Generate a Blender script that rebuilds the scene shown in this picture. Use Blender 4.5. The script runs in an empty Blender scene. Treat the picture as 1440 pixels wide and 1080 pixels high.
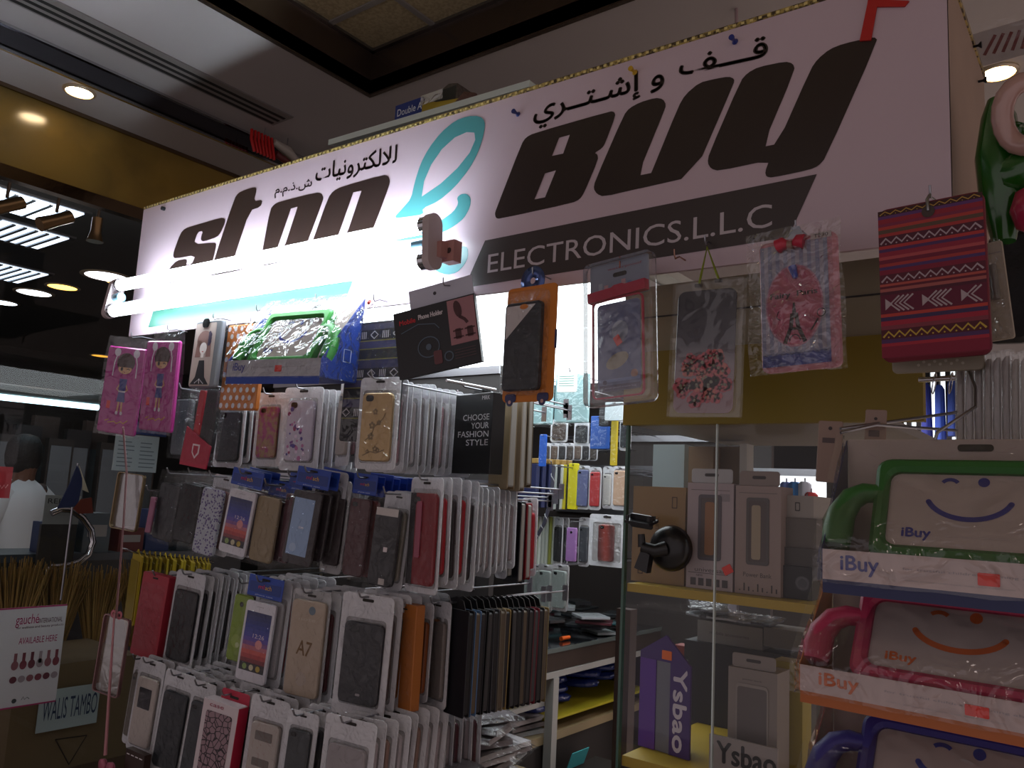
import bpy, math, random
from mathutils import Vector, Matrix
from mathutils.geometry import tessellate_polygon
from mathutils import noise as mnoise
R = math.radians
rnd = random.Random(7)
sc = bpy.context.scene
COL = sc.collection
F = 1144.0
# ---------------------------------------------------------------- camera solve
_Z = Vector((426, 8129, -F)).normalized()
_Y = Vector((876, -207, -F)); _Y = (_Y - _Y.dot(_Z) * _Z).normalized()
_X = _Y.cross(_Z)
CAM = Vector((0, 0, 1.5))
def ray(px, py):
    d = Vector((px - 720, 540 - py, -F))
    return Vector((_X.dot(d), _Y.dot(d), _Z.dot(d)))
def Py(px, py, y): r = ray(px, py); return CAM + r * (y / r.y)
def Px(px, py, x): r = ray(px, py); return CAM + r * (x / r.x)
def Pz(px, py, z): r = ray(px, py); return CAM + r * ((z - 1.5) / r.z)
FWD = Vector((-_X.z, -_Y.z, -_Z.z))
def depth(p): return (Vector(p) - CAM).dot(FWD)
cd = bpy.data.cameras.new('camera'); cam = bpy.data.objects.new('camera', cd); COL.objects.link(cam)
m3 = Matrix((_X, _Y, _Z)); cam.matrix_world = Matrix.Translation(CAM) @ m3.to_4x4()
cd.sensor_width = 36; cd.lens = 36 * F / 1440; cd.clip_start = .02
sc.camera = cam
# ---------------------------------------------------------------- materials
def lin(h):
    h = h.lstrip('#')
    if len(h) == 3: h = ''.join(c * 2 for c in h)
    o = []
    for i in (0, 2, 4):
        c = int(h[i:i + 2], 16) / 255
        o.append(c / 12.92 if c <= .04045 else ((c + .055) / 1.055) ** 2.4)
    return (*o, 1)
_mc = {}
def M(h, rough=.5, metal=0., emit=0., bump=0., bs=40., var=0., alpha=1., coat=0.):
    key = (h, rough, metal, emit, bump, bs, var, alpha, coat)
    if key in _mc: return _mc[key]
    m = bpy.data.materials.new('paint' + h); m.use_nodes = True
    nt = m.node_tree; b = nt.nodes['Principled BSDF']
    b.inputs['Base Color'].default_value = lin(h); b.inputs['Roughness'].default_value = rough
    b.inputs['Metallic'].default_value = metal; b.inputs['Alpha'].default_value = alpha
    b.inputs['Coat Weight'].default_value = coat; b.inputs['Coat Roughness'].default_value = .08
    if emit:
        b.inputs['Emission Color'].default_value = lin(h); b.inputs['Emission Strength'].default_value = emit
    if bump or var:
        tc = nt.nodes.new('ShaderNodeTexCoord'); n = nt.nodes.new('ShaderNodeTexNoise')
        n.inputs['Scale'].default_value = bs; n.inputs['Detail'].default_value = 4
        nt.links.new(tc.outputs['Object'], n.inputs['Vector'])
        if bump:
            bp = nt.nodes.new('ShaderNodeBump'); bp.inputs['Strength'].default_value = bump; bp.inputs['Distance'].default_value = .01
            nt.links.new(n.outputs['Fac'], bp.inputs['Height']); nt.links.new(bp.outputs['Normal'], b.inputs['Normal'])
        if var:
            mx = nt.nodes.new('ShaderNodeMix'); mx.data_type = 'RGBA'; mx.blend_type = 'MULTIPLY'
            mx.inputs['Factor'].default_value = 1
            mr = nt.nodes.new('ShaderNodeMapRange'); mr.inputs['From Min'].default_value = .3; mr.inputs['From Max'].default_value = .7
            mr.inputs['To Min'].default_value = 1 - var; mr.inputs['To Max'].default_value = 1
            nt.links.new(n.outputs['Fac'], mr.inputs['Value'])
            mx.inputs['A'].default_value = lin(h); nt.links.new(mr.outputs['Result'], mx.inputs['B'])
            nt.links.new(mx.outputs['Result'], b.inputs['Base Color'])
    _mc[key] = m; return m
def film(tint='#ffffff', milk=.06, gloss=.10, rough=.12, bump=.5, bs=25., fres=.5):
    key = ('film', tint, milk, gloss, rough, bump, bs, fres)
    if key in _mc: return _mc[key]
    m = bpy.data.materials.new('clear_plastic'); m.use_nodes = True; nt = m.node_tree; nt.nodes.clear()
    N = nt.nodes.new; L = nt.links.new
    o = N('ShaderNodeOutputMaterial'); tr = N('ShaderNodeBsdfTransparent'); df = N('ShaderNodeBsdfDiffuse'); gl = N('ShaderNodeBsdfGlossy')
    tl = N('ShaderNodeBsdfTranslucent'); ad = N('ShaderNodeMixShader'); ad.inputs[0].default_value = .35
    for n in (df, tl): n.inputs['Color'].default_value = lin(tint)
    L(df.outputs[0], ad.inputs[1]); L(tl.outputs[0], ad.inputs[2])
    gl.inputs['Roughness'].default_value = rough
    m1 = N('ShaderNodeMixShader'); m1.inputs[0].default_value = milk; m2 = N('ShaderNodeMixShader')
    L(tr.outputs[0], m1.inputs[1]); L(ad.outputs[0], m1.inputs[2]); L(m1.outputs[0], m2.inputs[1]); L(gl.outputs[0], m2.inputs[2])
    lw = N('ShaderNodeLayerWeight'); lw.inputs['Blend'].default_value = .25
    mr = N('ShaderNodeMapRange'); mr.inputs['To Min'].default_value = gloss; mr.inputs['To Max'].default_value = fres
    L(lw.outputs['Fresnel'], mr.inputs['Value']); L(mr.outputs[0], m2.inputs[0])
    if bump:
        tc = N('ShaderNodeTexCoord'); n = N('ShaderNodeTexNoise'); n.inputs['Scale'].default_value = bs; n.inputs['Distortion'].default_value = 1.2
        bp = N('ShaderNodeBump'); bp.inputs['Strength'].default_value = bump; bp.inputs['Distance'].default_value = .02
        L(tc.outputs['Object'], n.inputs['Vector']); L(n.outputs['Fac'], bp.inputs['Height'])
        L(bp.outputs['Normal'], gl.inputs['Normal']); L(bp.outputs['Normal'], lw.inputs['Normal'])
    L(m2.outputs[0], o.inputs[0]); _mc[key] = m; return m
def tileable(name, c1, c2, kind, scale, rough=.4):
    key = (name, c1, c2, kind, scale)
    if key in _mc: return _mc[key]
    m = bpy.data.materials.new(name); m.use_nodes = True; nt = m.node_tree; b = nt.nodes['Principled BSDF']; N = nt.nodes.new; L = nt.links.new
    b.inputs['Roughness'].default_value = rough
    tc = N('ShaderNodeTexCoord'); mp = N('ShaderNodeMapping'); L(tc.outputs['Object'], mp.inputs[0])
    mx = N('ShaderNodeMix'); mx.data_type = 'RGBA'; mx.inputs['A'].default_value = lin(c1); mx.inputs['B'].default_value = lin(c2)
    if kind == 'voro':
        v = N('ShaderNodeTexVoronoi'); v.feature = 'DISTANCE_TO_EDGE'; v.inputs['Scale'].default_value = scale
        r = N('ShaderNodeMath'); r.operation = 'GREATER_THAN'; r.inputs[1].default_value = .07
        L(mp.outputs[0], v.inputs['Vector']); L(v.outputs['Distance'], r.inputs[0]); L(r.outputs[0], mx.inputs['Factor'])
    elif kind == 'spots':
        v = N('ShaderNodeTexVoronoi'); v.inputs['Scale'].default_value = scale
        r = N('ShaderNodeMath'); r.operation = 'LESS_THAN'; r.inputs[1].default_value = .38
        L(mp.outputs[0], v.inputs['Vector']); L(v.outputs['Distance'], r.inputs[0]); L(r.outputs[0], mx.inputs['Factor'])
    elif kind == 'noise':
        v = N('ShaderNodeTexNoise'); v.inputs['Scale'].default_value = scale; v.inputs['Detail'].default_value = 5
        r = N('ShaderNodeMapRange'); r.inputs['From Min'].default_value = .42; r.inputs['From Max'].default_value = .58
        L(mp.outputs[0], v.inputs['Vector']); L(v.outputs['Fac'], r.inputs['Value']); L(r.outputs[0], mx.inputs['Factor'])
    elif kind == 'wave':
        v = N('ShaderNodeTexWave'); v.inputs['Scale'].default_value = scale; v.inputs['Distortion'].default_value = 2.5
        L(mp.outputs[0], v.inputs['Vector']); L(v.outputs['Fac'], mx.inputs['Factor'])
    L(mx.outputs['Result'], b.inputs['Base Color']); _mc[key] = m; return m
CHROME = M('#c8c8cc', .15, 1.); STEEL = M('#9a9aa0', .3, 1.); BLACK = M('#141214', .45); WHITE = M('#e4e2e6', .45)
CLEAR = film(milk=.012, gloss=.022, fres=.22, rough=.09, bump=1., bs=45)
WRAP = film(milk=.02, gloss=.05, fres=.6, rough=.06, bump=.5, bs=30)
FROST = film('#e9e9ee', milk=.84, gloss=.08, rough=.14, bump=.9, bs=60, fres=.3)
FROST2 = film('#dcdadc', milk=.4, gloss=.07, rough=.1, bump=.9, bs=50, fres=.35)
GLASS = film('#cfe8dc', milk=.004, gloss=.025, rough=.0, bump=0, fres=.35)
# ---------------------------------------------------------------- mesh builder
def rr(w, h, r, n=4, cx=0, cz=0):
    r = max(min(r, w / 2 - 1e-5, h / 2 - 1e-5), 1e-5); o = []
    for (sx, sz, a0) in ((1, -1, -90), (1, 1, 0), (-1, 1, 90), (-1, -1, 180)):
        for k in range(n + 1):
            a = R(a0 + 90 * k / n)
            o.append((cx + sx * (w / 2 - r) + r * math.cos(a), cz + sz * (h / 2 - r) + r * math.sin(a)))
    return o
_tc = {}
def text_geo(s):
    if s in _tc: return _tc[s]
    c = bpy.data.curves.new('t', 'FONT'); c.body = s; c.resolution_u = 3
    o = bpy.data.objects.new('t', c); me = bpy.data.meshes.new_from_object(o)
    v = [(p.co.x, p.co.y) for p in me.vertices]; f = [tuple(p.vertices) for p in me.polygons]
    bpy.data.objects.remove(o); bpy.data.curves.remove(c); bpy.data.meshes.remove(me)
    _tc[s] = (v, f); return v, f
class MB:
    def __init__(s, mat=None):
        s.v = []; s.f = []; s.m = []; s.sm = []; s.mats = []; s.T = Matrix.Identity(4); s.cur = mat
    def mi(s, mat):
        mat = mat or s.cur
        if mat not in s.mats: s.mats.append(mat)
        return s.mats.index(mat)
    def add(s, vs, fs, mat=None, smooth=False):
        b = len(s.v); i = s.mi(mat)
        s.v += [s.T @ Vector(p) for p in vs]
        for f in fs: s.f.append(tuple(b + k for k in f)); s.m.append(i); s.sm.append(smooth)
        return s
    def box(s, a, b, mat=None):
        (x0, y0, z0), (x1, y1, z1) = a, b
        vs = [(x, y, z) for z in (z0, z1) for y in (y0, y1) for x in (x0, x1)]
        return s.add(vs, [(0, 2, 3, 1), (4, 5, 7, 6), (0, 1, 5, 4), (2, 6, 7, 3), (0, 4, 6, 2), (1, 3, 7, 5)], mat)
    def cbox(s, c, d, mat=None):
        return s.box([c[i] - d[i] / 2 for i in range(3)], [c[i] + d[i] / 2 for i in range(3)], mat)
    def loft(s, rings, mat=None, smooth=False, caps=True, closed=True):
        n = len(rings[0]); vs = [p for r in rings for p in r]; fs = []
        for k in range(len(rings) - 1):
            for i in range(n if closed else n - 1):
                j = (i + 1) % n; fs.append((k * n + i, k * n + j, (k + 1) * n + j, (k + 1) * n + i))
        s.add(vs, fs, mat, smooth)
        if caps:
            s.add(rings[0], [tuple(range(n))[::-1]], mat); s.add(rings[-1], [tuple(range(n))], mat)
        return s
    def slab(s, w, h, r, y0, y1, mat=None, cx=0, cz=0, bev=.0008, n=4):
        bev = min(bev, (y1 - y0) / 2.01)
        L = []
        for (ins, y) in ((bev, y1), (0, y1 - bev), (0, y0 + bev), (bev, y0)):
            L.append([(x, y, z) for x, z in rr(w - 2 * ins, h - 2 * ins, max(r - ins, 0), n, cx, cz)])
        return s.loft(L, mat)
    def ring(s, W, H, r, w, h, q, y0, y1, mat=None, cx=0, cz=0, ix=0, iz=0, bev=.0):
        a = rr(W, H, r, 4, cx, cz); b = rr(w, h, q, 4, ix, iz); n = len(a)
        a2 = rr(W - 2 * bev, H - 2 * bev, max(r - bev, 0), 4, cx, cz); b2 = rr(w + 2 * bev, h + 2 * bev, q + bev, 4, ix, iz)
        Rg = [[(x, y1, z) for x, z in b], [(x, y1, z) for x, z in a], [(x, y0 + bev, z) for x, z in a],
              [(x, y0, z) for x, z in a2], [(x, y0, z) for x, z in b2], [(x, y0 + bev, z) for x, z in b], [(x, y1, z) for x, z in b]]
        return s.loft(Rg, mat, caps=False)
    def tube(s, path, r, mat=None, n=6, caps=True, smooth=True):
        P = [Vector(p) for p in path]; rings = []; up = Vector((.13, .21, 1)).normalized(); pu = None
        rs = r if isinstance(r, (list, tuple)) else [r] * len(P)
        for i, p in enumerate(P):
            t = (P[min(i + 1, len(P) - 1)] - P[max(i - 1, 0)]).normalized()
            u = pu if pu else up
            a = (u - u.dot(t) * t)
            if a.length < 1e-4: a = Vector((1, 0, 0)) - t.x * t
            a.normalize(); b = t.cross(a); pu = a
            rings.append([tuple(p + rs[i] * (math.cos(2 * math.pi * k / n) * a + math.sin(2 * math.pi * k / n) * b)) for k in range(n)])
        return s.loft(rings, mat, smooth, caps)
    def cyl(s, a, b, r, mat=None, n=16, r2=None): return s.tube([a, b], [r, r if r2 is None else r2], mat, n)
    def tess(s, outer, holes=(), y=0., mat=None, to3=None):
        L = [list(outer)] + [list(h) for h in holes]
        fl = [p for q in L for p in q]
        tr = tessellate_polygon([[Vector((p[0], p[1], 0)) for p in q] for q in L])
        out = []
        for t in tr:
            a, b, c = (fl[i] for i in t)
            cr = (b[0] - a[0]) * (c[1] - a[1]) - (b[1] - a[1]) * (c[0] - a[0])
            if abs(cr) < 1e-14: continue
            out.append(tuple(t) if cr > 0 else tuple(t)[::-1])
        return s.add([(p[0], y, p[1]) if to3 is None else to3(p) for p in fl], out, mat)
    def prism(s, pts, y0, y1, mat=None):
        n = len(pts); ar = sum(pts[i][0] * pts[(i + 1) % n][1] - pts[(i + 1) % n][0] * pts[i][1] for i in range(n))
        if ar < 0: pts = pts[::-1]
        s.tess(pts, (), y0, mat)
        s.add([(x, y, z) for y in (y0, y1) for x, z in pts], [(i, (i + 1) % n, n + (i + 1) % n, n + i)[::-1] for i in range(n)], mat)
        b = len(s.v); s.tess(pts, (), y1, mat); return s
    def disc(s, cx, cz, r, y, mat=None, n=14, rz=None, rot=0):
        rz = rz or r; c, d = math.cos(R(rot)), math.sin(R(rot)); P = []
        for k in range(n):
            a = 2 * math.pi * k / n; x, z = r * math.cos(a), rz * math.sin(a)
            P.append((cx + x * c - z * d, y, cz + x * d + z * c))
        return s.add(P, [tuple(range(n))], mat)
    def rect(s, x0, z0, x1, z1, y, mat=None): return s.add([(x0, y, z0), (x1, y, z0), (x1, y, z1), (x0, y, z1)], [(0, 1, 2, 3)], mat)
    def line(s, pts, w, y, mat=None):
        P = [Vector(p) for p in pts]; vs = []
        for i, p in enumerate(P):
            t = (P[min(i + 1, len(P) - 1)] - P[max(i - 1, 0)]).normalized(); nrm = Vector((-t.y, t.x)) * w / 2
            vs += [(p.x - nrm.x, y, p.y - nrm.y), (p.x + nrm.x, y, p.y + nrm.y)]
        return s.add(vs, [(2 * i, 2 * i + 2, 2 * i + 3, 2 * i + 1) for i in range(len(P) - 1)], mat)
    def text(s, t, cx, cz, W, H, y, mat=None, rot=0):
        v, f = text_geo(t)
        if not v: return s
        xs = [p[0] for p in v]; zs = [p[1] for p in v]; x0, x1, z0, z1 = min(xs), max(xs), min(zs), max(zs)
        c, d = math.cos(R(rot)), math.sin(R(rot)); o = []
        H = H or W * (z1 - z0) / (x1 - x0)
        for x, z in v:
            a = ((x - x0) / (x1 - x0) - .5) * W; b = ((z - z0) / (z1 - z0) - .5) * H
            o.append((cx + a * c - b * d, y, cz + a * d + b * c))
        return s.add(o, f, mat)
    def textb(s, t, cx, cz, W, H, y, mat=None, rot=0, b=.0004):
        for k, (a_, e_) in enumerate(((0, 0), (b, 0), (-b, 0), (0, b), (0, -b))): s.text(t, cx + a_, cz + e_, W, H, y - .00002 * k, mat, rot)
        return s
    def sheet(s, w, h, y, amp, mat=None, cx=0, cz=0, seed=0, nx=8, ny=12, bulge=0., pinch=0., sc_=20.):
        vs = []; fs = []
        for j in range(ny + 1):
            for i in range(nx + 1):
                u, v = i / nx, j / ny
                px = (u - .5) * w; pz = (v - .5) * h
                if pinch: px *= 1 - pinch * max(0, v - .75) * 4
                e = (4 * u * (1 - u)) * (4 * v * (1 - v))
                q = mnoise.noise(Vector((px * sc_ + seed, pz * sc_ * .7, seed * 1.7)))
                vs.append((cx + px + amp * .8 * q * (1 if i in (0, nx) else 0), y - bulge * e ** .5 + amp * q, cz + pz + amp * .8 * q * (1 if j in (0, ny) else 0)))
        for j in range(ny):
            for i in range(nx):
                a = j * (nx + 1) + i; fs.append((a, a + 1, a + nx + 2, a + nx + 1))
        return s.add(vs, fs, mat, True)
    def lathe(s, prof, o=(0, 0, 0), n=20, mat=None, axis='Z', smooth=True, caps=True):
        rings = []
        for r, z in prof:
            q = []
            for k in range(n):
                a = 2 * math.pi * k / n; x, y = r * math.cos(a), r * math.sin(a)
                p = (x, y, z) if axis == 'Z' else (x, -z, y) if axis == 'Y' else (z, x, y)
                q.append((o[0] + p[0], o[1] + p[1], o[2] + p[2]))
            rings.append(q)
        return s.loft(rings, mat, smooth, caps)
    def build(s, name, parent=None, label=None):
        me = bpy.data.meshes.new(name); me.from_pydata([tuple(p) for p in s.v], [], s.f)
        for m in s.mats: me.materials.append(m)
        me.polygons.foreach_set('material_index', s.m); me.polygons.foreach_set('use_smooth', s.sm); me.update()
        o = bpy.data.objects.new(name, me); COL.objects.link(o)
        if parent: o.parent = parent
        if label: o['label'] = label
        return o
def thing(name, label, cat, loc=(0, 0, 0), rot=(0, 0, 0), group=None):
    o = bpy.data.objects.new(name, None); COL.objects.link(o); o.location = loc; o.rotation_euler = rot; o.empty_display_size = .02
    o['label'] = label; o['category'] = cat
    if group: o['group'] = group
    return o
def tag(o, label, cat, group=None):
    o['label'] = label; o['category'] = cat
    if group: o['group'] = group
    return o
def struct(name, mb): o = mb.build(name); o['kind'] = 'structure'; return o
def child(name, parent=None):
    o = bpy.data.objects.new(name, None); COL.objects.link(o); o.parent = parent; return o
def copytree(o, parent=None):
    c = o.copy(); COL.objects.link(c); c.parent = parent
    for ch in list(o.children): copytree(ch, c)
    return c
def fit(l, r, t, b, y, yaw=0.):
    """size and top-centre position of an upright rectangle seen between pixels l-r, t-b and standing at depth y"""
    cx, cy = (l + r) / 2, (t + b) / 2
    C = Py(cx, cy, y); h = (b - t) * depth(C) / F
    n = Vector((math.sin(R(yaw)), -math.cos(R(yaw)), 0)); P = []
    for px in (l, r):
        d = ray(px, cy); P.append(CAM + d * ((C - CAM).dot(n) / d.dot(n)))
    w = (P[1] - P[0]).length; mid = (P[0] + P[1]) / 2
    return Vector((mid.x, mid.y, C.z + h / 2)), w, h
# ---------------------------------------------------------------- setting
GREY = M('#aaa3a2', .7, var=.06, bs=3)
ZC = 2.6; XE = -2.175; XR = -1.655; YR = 1.435
c = MB(GREY)
c.box((XE, -3, ZC), (XR, 9, ZC + .04)); c.box((XR, YR, ZC), (5, 9, ZC + .04))

struct('ceiling', c)
BR = M('#55483f', .22, .65, bump=.05, bs=5)
zt = Py(513, 78, YR).z
c = MB(BR)
c.box((XR - .012, -1.2, ZC - .004), (XR, YR + .012, zt)); c.box((XR, YR, ZC - .004), (5, YR + .012, zt))
struct('trim_1', c)
c = MB(STEEL); c.box((XR, -1.2, zt - .006), (XR + .012, YR, zt + .002)); c.box((XR, YR - .012, zt - .006), (5, YR, zt + .002)); struct('trim_2', c)
c = MB(tileable('ceiling_board', '#a09272', '#b5a684', 'noise', 130, .9)); c.box((XR - .1, -1.25, zt + .002), (5, YR + .05, zt + .03))
WT = M('#8e8a86', .5)
for k in range(12): c.box((XR, YR - .16 - .28 * k - .01, zt - .003), (5, YR - .16 - .28 * k + .006, zt + .0015), WT)
for k in range(9): c.box((XR + .24 + .56 * k - .01, -1.2, zt - .0035), (XR + .24 + .56 * k + .006, YR, zt + .0015), WT)
struct('ceiling_recess', c)
# stepped bulkhead in front of the neighbouring shop
c = MB(M('#5a5a60', .04, 1.)); c.box((XE - .01, -3, 2.536), (XE, 9, ZC)); struct('trim_3', c)
c = MB(CHROME); c.box((XE - .004, -3, ZC - .008), (XE + .006, 9, ZC - .001)); c.box((XE - .006, -3, 2.53), (XE + .004, 9, 2.537)); struct('trim_4', c)
c = MB(GREY); c.box((-2.385, -3, 2.536), (XE - .01, 9, 2.56)); struct('ceiling_bulkhead', c)
YEL = tileable('polished_ochre_marble', '#8a7034', '#5d4c26', 'noise', 1.7, .16)
c = MB(YEL); c.box((-2.395, -3, 2.315), (-2.378, 9, 2.534)); struct('wall_left_fascia', c)
c = MB(M('#84705c', .12, 1., bump=.1, bs=9)); c.box((-2.385, -3, 2.525), (-2.37, 9, 2.537)); c.box((-2.4, -3, 2.28), (-2.368, 9, 2.315)); struct('trim_5', c)
c = MB(GLASS); c.add([(-2.385, -3, 0), (-2.385, 9, 0), (-2.385, 9, 2.28), (-2.385, -3, 2.28)], [(0, 1, 2, 3)]); struct('window_1', c)
DK = M('#121214', .8)
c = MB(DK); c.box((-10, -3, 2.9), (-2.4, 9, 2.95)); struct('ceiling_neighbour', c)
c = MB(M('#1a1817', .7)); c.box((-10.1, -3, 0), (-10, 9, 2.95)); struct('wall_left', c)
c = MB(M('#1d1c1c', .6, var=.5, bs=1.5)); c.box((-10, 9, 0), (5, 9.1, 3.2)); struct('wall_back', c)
c = MB(M('#b5ada6', .4, var=.2, bs=2)); c.box((-10, -3, -.05), (5, 9.1, 0)); struct('floor', c)
# slot air diffuser in the ceiling
a = Pz(20, 0, ZC); b = Pz(410, 165, ZC); x = (a.x + b.x) / 2
t = thing('slot_air_diffuser', 'long slotted air diffuser let into the grey ceiling above the sign', 'air vent', (x, b.y, ZC))
c = MB(M('#77716f', .5)); c.box((-.05, -2.2, -.004), (.05, 0, -.0005)); c.build('frame', t)
for k in range(3):
    c = MB(M('#151313', .8)); c.box((-.036 + .028 * k - .006, -2.2, -.0052), (-.036 + .028 * k + .006, -.01, -.0041)); c.build('slot', t)
def downlight(p, r, label, col='#ffd9a0', e=30):
    t = thing('downlight', label, 'ceiling light', p, group=None)
    c = MB(M('#b9a890', .3, .5)); c.lathe([(r, -.001), (r * 1.22, -.001), (r * 1.22, -.006), (r, -.008)], n=28, caps=False); c.build('trim_ring', t)
    c = MB(M(col, .5, emit=e)); c.lathe([(0.0005, -.003), (r, -.003), (r, -.005), (.0005, -.005)], n=28); c.build('lamp', t)
    return t
downlight(Pz(112, 127, 2.536), .034, 'round warm downlight glowing in the lower grey ceiling at top left', '#ffe0b0', 40)
downlight(Pz(1404, 100, ZC), .037, 'round warm downlight beside the right end of the sign', '#ffd890', 40)
# ---------------------------------------------------------------- neighbour shop behind the glass, left
def obox(name, label, cat, a, b, mat, z, rot=0, parts=None):
    t = thing(name, label, cat, ((a[0] + b[0]) / 2, (a[1] + b[1]) / 2, z), (0, 0, rot)); return t
def lamp_panel(p, w, d, label, e=5):
    t = thing('ceiling_panel_light', label, 'ceiling light', p)
    c = MB(STEEL); c.box((-w / 2 - .03, -d / 2 - .03, -.012), (w / 2 + .03, d / 2 + .03, -.001)); c.build('frame', t)
    c = MB(M('#dfeeff', .5, emit=e)); c.box((-w / 2, -d / 2, -.016), (w / 2, d / 2, -.0125))
    for k in range(1, 6): c.box((-w / 2, -d / 2 + d * k / 6 - .01, -.024), (w / 2, -d / 2 + d * k / 6 + .01, -.016), M('#8c98a4', .3, .6))
    c.build('louvre', t)
lamp_panel(Pz(30, 328, 2.9), .42, .36, 'louvred fluorescent ceiling panel just under the glass fascia, upper one', 1.6)
lamp_panel(Pz(8, 381, 2.9), .5, .36, 'louvred fluorescent ceiling panel at the frame edge, lower one', 1.6)
lamp_panel(Pz(28, 285, 2.9), .35, .5, 'small bright ceiling panel behind the gold spotlight', 5)
for px, py, r, cc, lb in ((48, 411, .12, '#e8f4ff', 'cool white round ceiling lamp in the dark neighbouring shop, left of the gold one'), (88, 403, .1, '#d9a94c', 'gold round ceiling lamp in the dark neighbouring shop'),
                      (150, 388, .14, '#f4f4ff', 'brightest round ceiling lamp touching the left end of the tube light'), (5, 425, .1, '#d8ecff', 'round ceiling lamp cut by the left frame edge'), (142, 500, .1, '#c08a30', 'small dim gold ceiling lamp left of the pink pouches')):
    downlight(Pz(px, py, 2.9), r, lb, cc, 6 if cc[1] != 'c' else 2)
for px, py, lb, s in ((78, 310, 'gold spotlight head pointing left under the dark ceiling', 1), (135, 325, 'gold spotlight head hanging straight down nearest the sign', 0), (8, 290, 'gold spotlight at the left frame edge', 1)):
    p = Px(px, py, -3.0); t = thing('track_spotlight', lb, 'spotlight', p, (0, 0, 0))
    c = MB(M('#8a6a44', .3, .8))
    if s: c.tube([(0, .05, .03), (0, 0, 0), (0, -.05, -.03)], [.022, .022, .026], n=14)
    else: c.tube([(0, 0, .05), (0, 0, 0), (0, 0, -.03), (0, 0, -.04)], [.018, .018, .026, .03], n=14)
    c.build('lamp_head', t); c = MB(M('#5b4a3a', .4, .6)); c.tube([(0, 0, .03), (0, .01, .25), (0, .01, 2.9 - p.z)], .006); c.build('stem', t)
# bright reflected tube band, modelled as a glowing tube hung deep in the shop
a, b = Px(-10, 557, -5.5), Px(138, 573, -5.5)
t = thing('reflected_tube', 'long bluish white glowing tube standing in for a reflected tube light, deep in the neighbouring shop', 'tube light', a)
d = b - a
c = MB(M('#bfe6f2', .5, emit=3)); c.tube([(0, 0, 0), tuple(d)], .02, n=10); c.build('tube', t)
c = MB(M('#3b4644', .4)); c.tube([(0, 0, .05), tuple(d + Vector((0, 0, .05)))], .035, n=8); c.build('housing', t)
# dark fittings of that shop
random.seed(5)
for k in range(9):
    px = 10 + k * 24; t = thing('display_cabinet', 'tall dark display cabinet standing deep in the neighbouring shop', 'cabinet', Px(px, 640, -6.0 - .1 * (k % 3)) * Vector((1, 1, 0)) if 0 else (lambda q: (q.x, q.y, 0))(Px(px, 640, -6.0 - .1 * (k % 3))), group='dark cabinets deep in the neighbouring shop')
    c = MB(M(['#2b2522', '#1e1d1f', '#352a24'][k % 3], .5)); c.box((-.03, -.085, 0), (.03, .085, 1.75 + .08 * (k % 3))); c.build('body', t)
    c = MB(M('#5a6266', .2, .4)); c.box((.03, -.07, 1.2), (.033, .07, 1.7)); c.box((.03, -.07, .5), (.033, .07, 1.1)); c.build('glass_front', t)
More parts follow.
